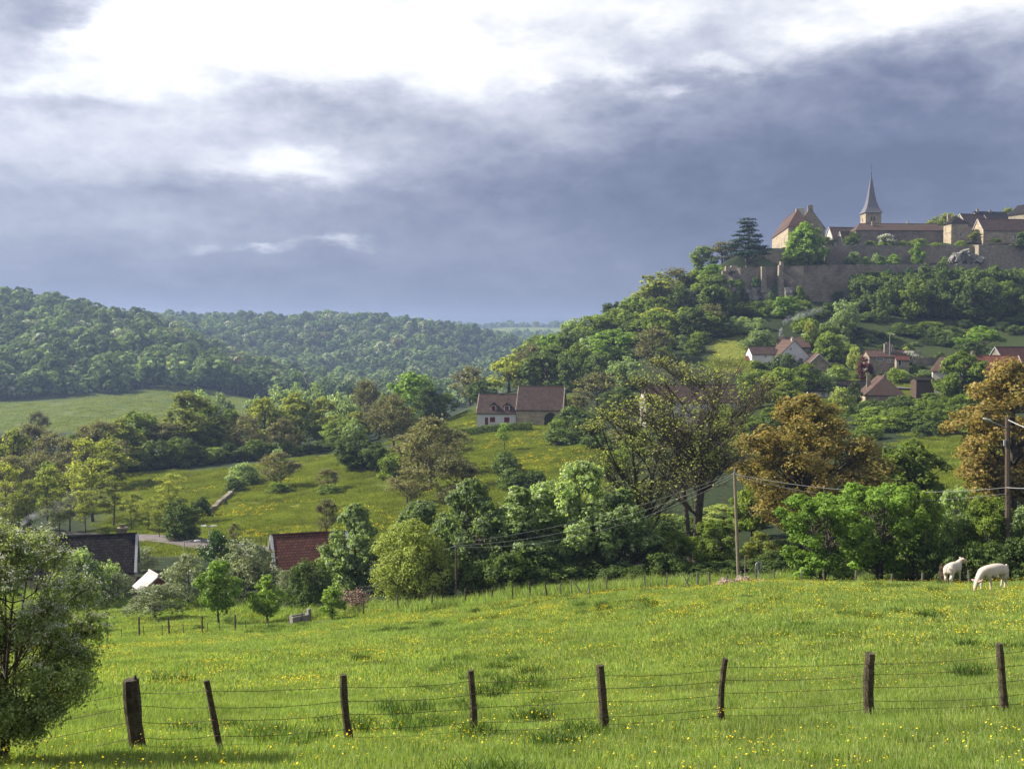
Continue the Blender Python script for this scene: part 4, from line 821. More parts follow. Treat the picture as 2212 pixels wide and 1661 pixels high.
# --- stone walls
def wall(name, label, pts, top, bot, th=1.4, mat='stone_dark', jag=.25, cat='wall', cap=None, **k):
    """pts: (u, y); top/bot: heights at each point"""
    P = [((u-1106)/F*(y*CP-(t)*SP), y, b, t) for (u, y), t, b in zip(pts, top, bot)]; r = np.random.default_rng(len(label)); Q = []
    for a, b in zip(P[:-1], P[1:]):
        n = max(2, int(math.hypot(b[0]-a[0], b[1]-a[1])/1.2))
        for i in range(n): t = i/n; Q.append([a[j]*(1-t)+b[j]*t for j in range(4)])
    Q.append(list(P[-1])); V, f = [], []
    for i, q in enumerate(Q):
        p0, p1 = Q[max(i-1, 0)], Q[min(i+1, len(Q)-1)]; dx, dy = p1[0]-p0[0], p1[1]-p0[1]; l = math.hypot(dx, dy); nx, ny = -dy/l*th/2, dx/l*th/2
        t = q[3]+r.normal(0, jag*.4); bt = .22
        V += [(q[0]-nx*(1+bt), q[1]-ny*(1+bt)-(.05*(t-q[2])), q[2]), (q[0]-nx, q[1]-ny, t), (q[0]+nx, q[1]+ny, t), (q[0]+nx, q[1]+ny, q[2])]
    for i in range(len(Q)-1):
        a = i*4; f += [(a, a+4, a+5, a+1), (a+1, a+5, a+6, a+2), (a+2, a+6, a+7, a+3), (a+3, a+7, a+4, a)]
    f += [(0, 1, 2, 3), (len(V)-4, len(V)-1, len(V)-2, len(V)-3)]
    m = MB(); m.V = V; m.F = f; return m.obj(name, M[mat], label=label, cat=cat, **k)
rw = empty('rampart', (0, 0, 0), label='high ruined rampart with buttresses on the rocks below the manor', cat='rampart')
def rpart(nm, *a, **k):
    k['cat'] = None; o = wall(nm, 'x', *a, **k); o.parent = rw; del o['label']; return o
Zr = lambda v, y: zat(v, y)
rpart('wall_section', [(1562, 371), (1600, 368), (1646, 368), (1685, 371)], [Zr(583, 371), Zr(579, 368), Zr(576, 368), Zr(577, 371)], [Zr(632, 371)]*4, jag=.3)
rpart('wall_section', [(1684, 368), (1735, 366), (1776, 366), (1826, 368)], [Zr(577, 368), Zr(575, 366), Zr(573, 366), Zr(572, 368)], [Zr(640, 368), Zr(650, 366), Zr(662, 366), Zr(664, 368)], th=2.2, jag=.3)
rpart('wall_section', [(1826, 372), (1900, 374), (1960, 376), (2040, 378), (2112, 380)], [Zr(573, 372), Zr(572, 374), Zr(571, 376), Zr(572, 378), Zr(570, 380)], [Zr(625, 372), Zr(615, 374), Zr(610, 376), Zr(606, 378), Zr(600, 380)], jag=.3)
for (uu, yy, v0, v1, w_) in ((1566, 367, 583, 634, 2.0), (1649, 365.5, 573, 632, 1.4), (1686, 364.5, 570, 640, 1.3), (1688, 365, 562, 580, .8), (1571, 368.5, 572, 588, 1.2), (1586, 368.5, 571, 586, 2.2)):
    c = at(uu, v0+3, yy+.7); m = MB(); zb = zat(v1, yy); m.add([(c.x-w_/2-.25, yy-.8, zb), (c.x+w_/2+.25, yy-.8, zb), (c.x+w_/2+.25, yy+1.8, zb), (c.x-w_/2-.25, yy+1.8, zb), (c.x-w_/2, yy-.1, c.z), (c.x+w_/2, yy-.1, c.z), (c.x+w_/2, yy+1.8, c.z), (c.x-w_/2, yy+1.8, c.z)],
                                                     [(0,3,2,1),(4,5,6,7),(0,1,5,4),(1,2,6,5),(2,3,7,6),(3,0,4,7)]); m.obj('buttress', M['stone'], rw)
wall('terrace_wall', 'long upper terrace wall carrying the gardens under the church', [(1780, 390), (1860, 390), (1960, 390), (2060, 391), (2112, 392)], [Zr(531, 390)]*5, [25.5]*5, mat='stone_dark')
wall('manor_wall', 'low curved garden wall between the cedar and the round tree', [(1640, 392), (1662, 391), (1690, 390), (1705, 390)], [Zr(551, 392), Zr(545, 391), Zr(535, 390), Zr(534, 390)], [24]*4, mat='stone_dark')
wall('retaining_wall', 'banded retaining wall below the plum red roofed house', [(2103, 398), (2116, 385), (2200, 386), (2330, 388)], [Zr(530, 398), Zr(530, 385), Zr(529, 386), Zr(528, 388)], [24]*4, mat='stone')
wall('garden_wall', 'low dry stone wall crossing the garden slope behind the tiny red roofed shed', [(1965, 292), (2010, 291), (2060, 290)], [zat(771, 292), zat(772, 291), zat(774, 290)], [zat(790, 292)]*3, th=.5, mat='stone_dark')

# --- cliffs under the rampart
def cliff():
    U = np.linspace(1548, 1838, 120); T = np.linspace(0, 1, 34); V = []
    for t in T:
        for u in U:
            y0 = 364.5-5.0*t; depth = fbm(np.array(u/20.), np.array(3.+t*.5), 4)*9-4.5; strata = (vnoise(np.array(u/40.), np.array(t*16.))-.5)*1.1; sm = (fbm(np.array(u/6.), np.array(t*9.), 3)-.5)*1.6
            edge = max(0, abs(u-1693)/145-.9)*40
            y = y0-depth+edge-strata+sm+2.0; z = (zat(628 if u < 1735 else 655, 368)+1)*(1-t)+(zat(685, 352)-4)*t
            V.append(((u-1106)/F*(y*CP-z*SP), y, z+(0 if t > 0 else 0)))
    k = len(U); n = len(T); idx = np.arange(n*k).reshape(n, k); f = np.stack([idx[:-1, :-1], idx[1:, :-1], idx[1:, 1:], idx[:-1, 1:]], -1).reshape(-1, 4)
    # a flat top shelf running back under the rampart
    back = [(v[0], 374.0, v[2]) for v in V[:k]]; o = len(V); V += back
    f2 = np.array([(i, i+1, o+i+1, o+i) for i in range(k-1)])
    link('cliff', npmesh('cliff', np.array(V), [f, f2], M['rock']), kind='structure', label='grey limestone cliff carrying the rampart')
cliff()

# ------------------------------------------------------------------ trees, placed one by one
T = tree
# the flowering hawthorn in the left foreground
hw = T('hawthorn', 4, 1142, 14.6, 425, 'large hawthorn covered in white blossom at the left edge of the pasture', name='hawthorn_tree', rz=1.0)
# garden trees behind the pasture fence
T('pbush0', 168, 1188, 90, 135, 'rounded green bush in front of the dark slate roof', name='bush')
T('grey0', 255, 1240, 91, 90, 'grey green fruit tree left of the pale shed roof')
T('grey1', 300, 1180, 112, 80, 'grey leafed tree behind the gable end of the slate roof')
T('grey1', 335, 1264, 80, 125, 'blossoming apple tree in front of the pale shed', cat='fruit tree')
T('grey2', 408, 1196, 87, 115, 'grey green apple tree right of the pale metal roof', cat='fruit tree')
T('brt0', 472, 1213, 76, 98, 'small bright green tree on a bare stem by the pasture fence')
T('grey0', 515, 1168, 93, 175, 'broad silvery shrub behind the small bright green tree', name='large_shrub')
T('ivymound', 478, 1150, 101, 110, 'dark ivy mound rising behind the silvery shrub', name='ivy_bush', cat='ivy')
T('brt1', 577, 1243, 77, 76, 'small yellow green tree with a thin stem left of the clipped bush')
T('clipbush', 668, 1212, 84, 112, 'dark rounded bush below the red tiled roof', name='bush')
T('brt2', 716, 1268, 74, 62, 'wispy yellow green shrub beside the concrete trough', name='shrub')
T('grey2', 560, 1185, 95, 105, 'pale fruit tree behind the small yellow green tree', cat='fruit tree'); T('grey0', 622, 1232, 90, 70, 'greyish shrub left of the clipped dark bush', name='shrub'); T('pbush1', 235, 1215, 96, 80, 'pale green bush under the right end of the slate roof', name='bush'); T('pbush2', 740, 1190, 96, 80, 'pale bush under the right end of the red tiled roof', name='bush')
T('dryshrub', 765, 1272, 77, 80, 'dry pinkish shrub at the foot of the pale tree', name='shrub')
T('syc1', 768, 1092, 92, 150, 'pale airy tree right of the red tiled roof')
T('ballbush', 888, 1128, 81, 180, 'big ball shaped yellow green bush left of the utility pole', name='bush')
for i, (u, vt, y, w, lb) in enumerate([(905, 1085, 92, 150, 'pale leafed tree top showing left of the tallest glossy tree'), (1018, 1040, 85, 200, 'glossy pale leafed tree directly behind the leaning utility pole'),
      (1118, 1056, 85, 190, 'second glossy tree of the row, right of the utility pole'), (1195, 1045, 87, 180, 'glossy tree in the middle of the row above the dark bank'), (1262, 1000, 86, 220, 'broadest glossy tree of the row, left of the half bare tree'),
      (1345, 1060, 84, 170, 'glossy tree at the foot of the half bare tree')]):
    T(f'syc{i%3}', u, vt, y, w, lb)
for i, u in enumerate(range(985, 1700, 62)):
    T(f'hedge{i%2}', u+random.uniform(-10, 10), random.uniform(1190, 1225) if u < 1550 else random.uniform(1190, 1220), random.uniform(79, 83), 115, 'dark bush in the shaded bank behind the pasture fence', 'dark bushes along the shaded bank', name='bush')
for i, (u, vt, w) in enumerate([(1075, 1120, 120), (1170, 1120, 120), (1290, 1110, 130)]):
    T(f'darkt{i}', u, vt, 97, w, 'dark tree crown behind the glossy row', 'dark trees behind the glossy row')
T('bare', 1500, 768, 93, 350, 'tall half bare tree with many stems and sparse yellow leaves')
T('bare1', 1385, 845, 97, 270, 'ivied half bare tree left of the tallest bare one')
T('green0', 1545, 1125, 86, 100, 'leafy green tree left of the pale utility pole'); T('thicket1', 1450, 1150, 84, 120, 'yellow green undergrowth bush at the foot of the half bare tree', name='bush')
T('green1', 1625, 1040, 108, 95, 'green tree between the half bare tree and the bronze tree'); T('yel1', 1640, 1150, 87, 90, 'yellowish bush right of the pale utility pole', name='bush')
T('bronze', 1738, 858, 101, 315, 'large bronze leafed tree glowing orange in the sun')
T('hedge0', 1700, 1170, 90, 130, 'dark bush under the bronze tree, left half', name='bush'); T('hedge1', 1790, 1190, 88, 120, 'dark bush under the bronze tree, right half', name='bush'); T('hedge0', 1880, 1170, 84, 130, 'dark bush between bronze tree and thicket', name='bush')
T('roundd', 1962, 955, 116, 165, 'round dense green tree right of the bronze tree', rz=2)
T('bigbright', 1778, 1070, 71, 195, 'bright green tree with upright shoots behind the far fence'); T('bigbright', 1900, 1048, 74, 200, 'second bright green tree, right of the upright one', rz=2.2)
for i, (u, vt, y, w, lb) in enumerate([(1985, 1062, 76, 130, 'dense green thicket bush right of the two bright trees'), (2062, 1056, 77, 130, 'tallest bush in the middle of the right thicket'), (2135, 1075, 74, 130, 'thicket bush left of the lamp pole behind the grazing cow'), (2215, 1100, 73, 130, 'thicket bush at the right edge under the lamp pole')]):
    T('thicket' if i % 2 else 'thicket1', u, vt, y, w, lb, name='bush')
for i, (u, vt, y, w) in enumerate([(1985, 1150, 72, 90), (2050, 1165, 71, 90), (2120, 1170, 70, 100), (2190, 1165, 69, 110), (2250, 1150, 69, 110)]):
    T(f'hedge{i%2}', u, vt, y, w, 'low dark bush filling the foot of the right thicket', 'low bushes at the foot of the thicket', name='bush')
T('bronze1', 2185, 785, 104, 290, 'reddish bronze tree behind the street lamp at the right edge')
T('dryshrub', 2034, 1218, 66, 16, 'small brown dry clump beside the standing white cow', name='shrub')
# valley trees
for i, (u, vt, y, w) in enumerate([(15, 1000, 150, 75), (60, 1040, 152, 70), (105, 1010, 156, 75), (150, 1020, 158, 80), (200, 950, 168, 120), (245, 1030, 160, 80), (-30, 1000, 155, 90), (130, 1075, 149, 60), (285, 1065, 152, 50), (320, 1075, 150, 45), (185, 1060, 152, 60), (30, 1070, 147, 60)]):
    T(f'pop{i%3}', u, vt, y, w, 'slender young riverside tree with thin yellow green foliage', 'slender trees along the road')
for i, (u, vt, y, w) in enumerate([(-60, 930, 215, 110), (10, 945, 205, 110), (60, 915, 225, 120), (115, 935, 215, 110), (165, 950, 205, 100), (90, 975, 190, 90), (215, 910, 222, 120), (30, 985, 185, 90), (150, 985, 185, 90)]):
    T(f'brn{i%3}', u, vt, y, w, 'brownish tree just coming into leaf at the left valley edge', 'brown budding trees on the left')
T('bush0', 105, 1000, 178, 60, 'green bush among the brown budding trees', name='bush'); T('bush1', 45, 1060, 160, 60, 'dark green bush at the left edge below the brown trees', name='bush')
T('brn0', 84, 890, 300, 62, 'small pale tree standing alone before the lower left field'); T('green1', 290, 890, 240, 110, 'rounded fresh green tree behind the brown ones'); T('grey0', 312, 905, 320, 40, 'small grey tree at the edge of the lower field')
T('yel0', 262, 905, 232, 100, 'yellow green tree at the left corner of the meadow')
T('yel1', 405, 850, 248, 175, 'big spreading tree with dark forked limbs above the meadow'); T('green2', 448, 870, 262, 90, 'green tree right behind the big spreading one'); T('brn1', 350, 915, 240, 110, 'brownish tree left of the big spreading one')
T('yel2', 570, 862, 258, 100, 'yellow green tree, left of the tallest yellow pair'); T('yel0', 640, 850, 262, 105, 'tall yellow green tree, left one of the pair'); T('yel1', 696, 862, 262, 105, 'tall yellow green tree, right one of the pair')
T('brn2', 535, 895, 245, 90, 'brownish tree left of the yellow ones'); T('brn0', 610, 905, 240, 80, 'brown tree in front of the yellow pair'); T('green0', 500, 885, 262, 70, 'green tree between the spreading tree and the yellow ones'); T('hp0', 745, 868, 272, 75, 'pale grey green tree right of the yellow pair')
for i in range(17):
    u = 290+i*29; T(f'dbush{i%3}' if i % 3 else f'bush{i%3}', u, random.uniform(950, 972)-(i*.7), 226+i*1.2, random.uniform(52, 80), 'bush in the dark hedge bounding the top of the meadow', 'bushes of the hedge above the meadow', name='bush')
T('yel2', 290, 965, 224, 75, 'light green small tree at the left end of the meadow hedge'); T('pbush1', 600, 968, 228, 30, 'pale shrub in the meadow hedge below the yellow pair', name='shrub')
for i, (u, vt, y, w) in enumerate([(430, 845, 345, 65), (475, 852, 340, 75), (605, 838, 380, 60), (680, 832, 380, 80), (735, 850, 360, 70), (640, 830, 400, 60), (555, 858, 360, 60), (830, 850, 350, 60), (770, 845, 350, 50)]):
    T(f'hp{i%2}', u, vt, y, w, 'pale grey green tree beyond the yellow pair in the valley bottom', 'pale trees in the valley bottom')
T('brn1', 792, 822, 285, 75, 'dark bare looking tree in the gap right of the yellow pair')
T('hbr0', 895, 806, 285, 135, 'broad yellow green tree left of the farmhouse'); T('darkt0', 925, 838, 272, 75, 'dark green tree in front of the broad yellow green one'); T('brn2', 850, 850, 232, 120, 'reddish brown tree left of the farmhouse meadow'); T('hw1', 960, 850, 285, 60, 'small green tree at the end of the farmhouse meadow')
T('darkt1', 770, 935, 205, 100, 'dark tree at the right end of the valley meadow'); T('darkt2', 812, 960, 200, 60, 'dark ivied tree in the line right of the valley meadow'); T('bush0', 848, 982, 192, 70, 'green bush at the end of the dark tree line', name='bush'); T('hp1', 765, 905, 225, 50, 'grey tree behind the dark tree at the meadow end')
T('brn0', 930, 902, 175, 150, 'big brown budding tree below the farmhouse'); T('brn1', 985, 990, 150, 110, 'low brown thicket tree below the farmhouse meadow'); T('brn2', 880, 1010, 160, 100, 'brown shrubby tree at the lower right of the valley meadow')
T('dbush0', 1093, 976, 183, 72, 'dark hawthorn bush standing in the farmhouse meadow', name='bush'); T('dbush1', 1110, 1012, 166, 85, 'dark bush below the hawthorn bush in the farmhouse meadow', name='bush'); T('dbush2', 1160, 1016, 168, 50, 'small dark bush right of the two in the farmhouse meadow', name='bush')
T('sapling', 1090, 915, 213, 36, 'slim young tree standing in front of the clipped hedge'); T('brn1', 705, 1078, 138, 55, 'thin leafless young tree above the red tiled roof'); T('pop0', 365, 1025, 160, 75, 'thin leafless tree in front of the yellow flowered meadow'); T('darkt1', 392, 1080, 137, 85, 'dark small tree beside the road'); T('pop1', 345, 1080, 140, 45, 'slim dark tree left of the small roadside tree'); T('brn0', 505, 1130, 134, 30, 'tiny bare tree beside the road fence')
T('brn2', 606, 976, 191, 92, 'dark brownish old orchard tree with a stout trunk, largest in the meadow', name='orchard_tree', cat='fruit tree'); T('brn1', 708, 1012, 184, 52, 'small dark twisted tree in the meadow', name='orchard_tree', cat='fruit tree')
T('pbush0', 525, 1000, 200, 72, 'pale grey bush left of the old orchard tree', name='bush'); T('dbush0', 540, 1020, 196, 46, 'dark round bush beside the pale grey bush', name='bush'); T('dbush1', 506, 1032, 190, 52, 'dark round bush above the field wall', name='bush'); T('dbush2', 435, 1074, 166, 46, 'dark round bush at the foot of the field wall', name='bush'); T('bush2', 602, 1042, 184, 65, 'low green bramble patch under the old orchard tree', name='bush'); T('bush1', 712, 1045, 180, 65, 'low bramble patch under the small twisted tree', name='bush')
T('dbush2', 1238, 878, 236, 90, 'dark bush at the right end of the barn', name='bush'); T('dbush0', 1215, 925, 214, 85, 'dark bush on the slope right of the farmhouse meadow', name='bush'); T('dbush1', 1262, 905, 220, 90, 'large dark bush below the barn, right', name='bush'); T('bush0', 1205, 905, 228, 45, 'lighter bush touching the barn corner', name='bush'); T('dbush2', 1300, 940, 205, 110, 'dark bush between the farmhouse meadow and the half bare tree', name='bush')
for i, (k, u, vt, y, w, lb) in enumerate([('yel1', 30, 930, 196, 120, 'yellow green spreading tree at the left border above the slender row'), ('green0', 190, 925, 228, 110, 'green tree among the brown ones, right of the middle'), ('yel2', 235, 960, 205, 110, 'yellow green tree beside the left end of the meadow'), ('brn0', 325, 925, 255, 100, 'olive brown tree behind the left end of the meadow hedge'), ('yel0', 470, 900, 246, 95, 'yellow green tree between the forked one and the yellow pair'), ('green2', 740, 905, 250, 95, 'green tree closing the row at the right of the yellow pair'), ('brn2', 820, 870, 262, 110, 'large brown budding tree above the dark tree line'), ('yel2', 770, 890, 262, 80, 'yellow green tree near the dark bare one'), ('hw0', 870, 880, 262, 80, 'green tree at the foot of the broad yellow green one'), ('brn1', 905, 930, 200, 120, 'reddish brown tree in the hollow left of the farmhouse meadow'), ('brn0', 965, 925, 190, 120, 'brown tree right of the one in the hollow'), ('green1', 380, 945, 236, 80, 'green tree under the left side of the forked one')]):
    T(k, u, vt, y, w, lb)
# behind the farmhouse
T('hb0', 1015, 790, 325, 78, 'brown budding tree behind the farmhouse meadow'); T('hd1', 1042, 822, 308, 75, 'low dark green tree left behind the farmhouse'); T('hy0', 1100, 768, 318, 100, 'yellow green tree behind the farmhouse roof'); T('hb1', 1128, 765, 322, 75, 'brownish tree behind the farmhouse chimney'); T('hd0', 1182, 765, 298, 110, 'big dark green tree behind the barn roof'); T('hd2', 1235, 770, 292, 60, 'narrow dark tree right of the big one behind the barn')
T('hb0', 1290, 805, 262, 95, 'brown red budding tree right of the barn'); T('darkt0', 1335, 838, 250, 80, 'green tree right of the brown red one'); T('hb1', 1245, 850, 250, 60, 'brownish scrubby tree at the barn gable')
# the wooded castle slope: the big ones that stand out
for key, u, vt, y, w, lb in [('hb1', 1150, 742, 345, 75, 'yellowish brown tree where the wooded slope begins'), ('hbr0', 1192, 722, 345, 80, 'fresh green tree low on the wooded slope'), ('hp0', 1240, 690, 372, 62, 'pale topped tree on the skyline at the slope foot'), ('hd0', 1245, 712, 340, 85, 'dark green tree below the pale topped one'),
      ('hw0', 1285, 682, 352, 90, 'green tree on the lower skyline of the wooded slope'), ('hw1', 1330, 668, 350, 110, 'large green tree on the skyline of the wooded slope'), ('hbr1', 1325, 712, 322, 110, 'bright lobed green tree in the slope'), ('hw2', 1372, 640, 362, 80, 'green tree rising behind the large skyline tree'),
      ('hy0', 1425, 590, 366, 115, 'tall yellow green tree with dark ivied limbs on the slope'), ('hb0', 1460, 580, 378, 105, 'brownish tree on the upper skyline left of the castle'), ('hd1', 1470, 620, 358, 60, 'dark ivied tree right of the tall yellow green one'), ('hw0', 1515, 585, 378, 85, 'green tree on the slope left of the rampart'),
      ('hw1', 1518, 533, 402, 62, 'green skyline tree left of the cedar'), ('hb0', 1560, 522, 402, 85, 'brownish green tree just left of the cedar'), ('hbr0', 1540, 572, 376, 70, 'bright green tree beside the rampart corner'), ('hb1', 1410, 705, 305, 92, 'round brown budding tree in front of the wooded slope'),
      ('hp1', 1352, 772, 282, 85, 'grey green tree below the bright lobed tree'), ('hd2', 1298, 760, 296, 70, 'dark tree behind the brown red one'), ('hw2', 1385, 690, 335, 80, 'green tree behind the round brown one'), ('hd0', 1450, 665, 345, 60, 'small dark tree on the slope under the ivied limbs')]:
    T(key, u, vt, y, w, lb)
# unlisted trees of the same wood
lab = 'tree among many in the dense wood of the castle slope'
for i in range(44):
    u = random.uniform(1130, 1560); t = (u-1130)/430; y = random.uniform(318, 395); vg = vproj(ground(u, y)); k = random.choice(['hw0', 'hw1', 'hw2', 'hd0', 'hd1', 'hp0', 'hb0', 'hd2', 'hy1'])
    T(k, u, vg-random.uniform(50, 72), y, random.uniform(60, 85), lab, 'trees of the castle slope wood')
lab = 'low scrub bush on the slope below the cliff'
for i in range(60):
    u = random.uniform(1400, 1850); y = random.uniform(308, 350)
    if 1530 < u < 1660 and y < 322: continue
    if u > 1540 and y > 336: continue
    vg = vproj(ground(u, y)); T(random.choice(['pbush0', 'bush1', 'bush2', 'pbush2', 'bush0', 'dbush1']), u, vg-random.uniform(18, 38), y, random.uniform(35, 62), lab, 'scrub below the cliff', name='bush')
for i in range(64):  # mostly dark leaf kinds, their colour stands in for cloud shadow here
    u = random.uniform(1834, 2300); y = random.uniform(341, 374); vg = vproj(ground(u, y)); w = random.uniform(42, 66)
    T(random.choice(['hd0', 'hd1', 'hd2', 'hw1']), u, max(vg-w*random.uniform(1.1, 1.5), 582+random.uniform(0, 14)), y, w, 'dark tree in the shaded wood under the long rampart', 'dark wood under the long rampart')
for i in range(34):
    u = random.uniform(1835, 2290); y = random.uniform(312, 345); vt = vproj(ground(u, y))-random.uniform(8, 24)
    T(random.choice(['dbush0', 'dbush1', 'dbush2', 'bush1']), u, vt, y, random.uniform(25, 60), 'small dark bush on the grassy slope above the village', 'bushes on the slope above the village', name='bush')
for i, (u, vt, vb, w) in enumerate([(1606, 622, 664, 24), (1662, 630, 680, 18), (1712, 640, 690, 40), (1740, 640, 690, 36), (1782, 668, 700, 34), (1728, 618, 650, 26), (1588, 655, 690, 34), (1655, 668, 700, 36), (1815, 660, 700, 34)]):
    p_ = at(u, vb, 362); T(random.choice(['dbush0', 'dbush1', 'bush2']), u, vt, 362, w, 'ivy and scrub hanging on the cliff under the rampart', 'ivy patches on the cliff', name='ivy_bush', cat='ivy', z0=p_.z)
for i in range(40):
    u = random.uniform(1545, 1850); y = random.uniform(336, 358); vt = vproj(ground(u, y))-random.uniform(10, 22)
    T(random.choice(['dbush0', 'bush1', 'pbush1', 'dbush2', 'bush0']), u, vt, y, random.uniform(22, 46), 'low bush at the very foot of the cliff', 'bushes at the cliff foot', name='bush')
for i in range(46):
    u = random.uniform(1790, 2120); y = random.uniform(292, 334); vt = vproj(ground(u, y))-random.uniform(5, 13)
    T(random.choice(['dbush0', 'bush1', 'pbush1', 'dbush2', 'obush0', 'bush0']), u, vt, y, random.uniform(12, 34), 'small shrub dotted over the garden slope behind the village', 'shrubs of the garden slope', name='shrub')
for (u0, u1, y_) in ((1850, 1905, 304), (1800, 1850, 314), (1900, 1990, 310)):
    q0, q1 = ground(u0, y_), ground(u1, y_-2); wall('garden_wall', f'low dry stone garden wall on the slope, {"nearest the old cottage" if u0 == 1850 else "farthest left" if u0 == 1800 else "highest and longest"}', [(u0, y_), ((u0+u1)/2, y_-1), (u1, y_-2)], [q0.z+1.0, (q0.z+q1.z)/2+1.1, q1.z+1.0], [q0.z-1, (q0.z+q1.z)/2-1, q1.z-1], th=.5, mat='stone')
leafbox('hedge', 'dark clipped hedge crossing the garden slope above the village', [(1985, 318), (2040, 316), (2090, 317)], 1.4, 1.4, 'dark', .2, 25)
for i, (u, vt, w) in enumerate([(1998, 572, 46), (2030, 566, 52), (2070, 576, 50), (2110, 578, 54), (2150, 574, 58), (2195, 580, 60), (1940, 592, 46), (1900, 600, 44), (1862, 602, 46), (2230, 574, 60)]):
    T(['hd0', 'hd1', 'hd2'][i % 3], u, vt, 367, w, 'taller dark tree reaching the top of the long rampart', 'tall trees against the long rampart')
for i, (u, v, w) in enumerate([(1846, 606, 26), (1880, 600, 22), (1920, 596, 26), (1965, 592, 24), (1600, 618, 20), (1632, 612, 18), (1672, 630, 18), (1716, 636, 24), (1770, 648, 26), (1806, 640, 30)]):
    T('ivymound', u, v-14, 366 if u < 1830 else 371, w, 'ivy clump growing up the face of the rampart', 'ivy clumps on the rampart', name='ivy_bush', cat='ivy', z0=zat(v+8, 366))
# castle terrace
zt = 25.8
T('cedar', 1614, 472, 383, 88, 'dark cedar with level branches left of the manor', name='cedar_tree', z0=zt); T('round', 1740, 482, 384, 92, 'dense round bright green tree in front of the manor', z0=zt)
T('yew', 1788, 512, 395, 32, 'clipped dark yew dome left of the small light gable', name='yew_bush', z0=35); T('yew', 1843, 502, 395, 40, 'larger clipped yew dome at the corner of the long building', name='yew_bush', z0=35)
T('whiteb', 1914, 508, 396, 42, 'white flowering shrub in front of the long building', name='shrub', z0=34.5)
for i, (u, vt, y, w, z0, k) in enumerate([(1880, 520, 395, 30, 34.5, 'bush0'), (1950, 520, 395, 34, 34.5, 'bush1'), (1985, 516, 395, 40, 34.5, 'bush2'), (2020, 524, 395, 26, 34.5, 'bush1'), (2075, 520, 396, 26, 34.5, 'bush0')]):
    T(k, u, vt, y, w, 'small garden bush on top of the terrace wall', 'garden bushes above the terrace wall', name='bush', z0=z0)
for i, (u, vt, w, k, lb) in enumerate([(1870, 555, 20, 'brt0', 'smallest pale shrub at the left of the terrace'), (1842, 545, 40, 'pbush0', 'grey green shrub at the foot of the terrace wall, left'), (1895, 548, 34, 'pbush1', 'grey green shrub under the white flowering one'), (1905, 555, 34, 'brt1', 'pale green shrub in the middle of the terrace'), (1930, 550, 34, 'brt2', 'pale green shrub right of the middle one'), (1982, 525, 34, 'brt0', 'tallest young tree growing on the terrace'), (1838, 560, 26, 'bush1', 'low shrub near the end of the rampart'), (2040, 555, 20, 'brt1', 'tiny shrub left of the tarpaulin heap'), (1700, 555, 40, 'bush2', 'bush at the left foot of the round bright tree'), (1765, 556, 40, 'dbush1', 'dark bush right of the round bright tree')]):
    T(k, u, vt, 383, w, lb, name='shrub', z0=zt)
T('yel0', 2108, 500, 396, 30, 'yellowish shrub before the gable of the plum red roofed house', name='shrub', z0=37); T('hd1', 2215, 500, 385, 60, 'dark tree at the right edge in front of the plum red roof', z0=33); T('hw1', 2150, 515, 392, 30, 'low bush on the retaining wall', name='bush', z0=36)
T('hy1', 2050, 462, 470, 60, 'tree top behind the square pavilion', z0=42); T('hy0', 2020, 470, 455, 60, 'tree top above the right end of the long roof', z0=42); T('hy1', 2178, 450, 490, 42, 'rounded tree top above the village skyline', z0=48)
m = MB(); tarp = at(2084, 556, 388)
# rocks on the terrace
def heap(name, label, u, v, y, w, h, n, mat, cat, kind=None, size=.5, z0=None):
    r = np.random.default_rng(n); c = at(u, v, y)
    if z0 is None: c.z = g(c.x, c.y)
    m = MB()
    for i in range(n):
        a = r.uniform(-1, 1); hh = h*(1-abs(a))**.6*r.uniform(0, 1); s = size*r.uniform(.5, 1.2); p = Vector((a*w/2, r.normal(0, w*.09), hh))
        vs = [Vector((sx, sy, sz))*s*.5 for sx in (-1, 1) for sy in (-1, 1) for sz in (-.6, .6)]; q = Matrix.Rotation(r.uniform(0, 6), 3, Vector(r.normal(size=3)).normalized())
        vs = [p+q @ (v_*float(r.uniform(.7, 1.1))) for v_ in vs]; m.add(vs, [(0, 1, 3, 2), (4, 6, 7, 5), (0, 4, 5, 1), (2, 3, 7, 6), (0, 2, 6, 4), (1, 5, 7, 3)])
    return m.obj(name, M[mat], label=label, cat=cat, kind=kind, loc=c)
heap('boulder_heap', 'grey boulders on the terrace left of the banded retaining wall', 2086, 566, 384, 11, 4.0, 46, 'concrete', 'rocks', size=2.4, z0=1)
heap('stone_pile', 'pile of rubble stones at the far fence under the round road sign', 1612, 1272, 64.5, 3.2, .45, 110, 'rubble', 'stone pile', size=.28)
heap('stone_pile', 'thin scatter of stones right of the rubble pile by the far fence', 1705, 1272, 66, 2.8, .12, 50, 'rubble', 'stone pile', size=.22)
heap('stone_pile', 'small dark stone pile beside the concrete trough', 700, 1340, 72, 1.0, .12, 26, 'rubble', 'stone pile', size=.16)
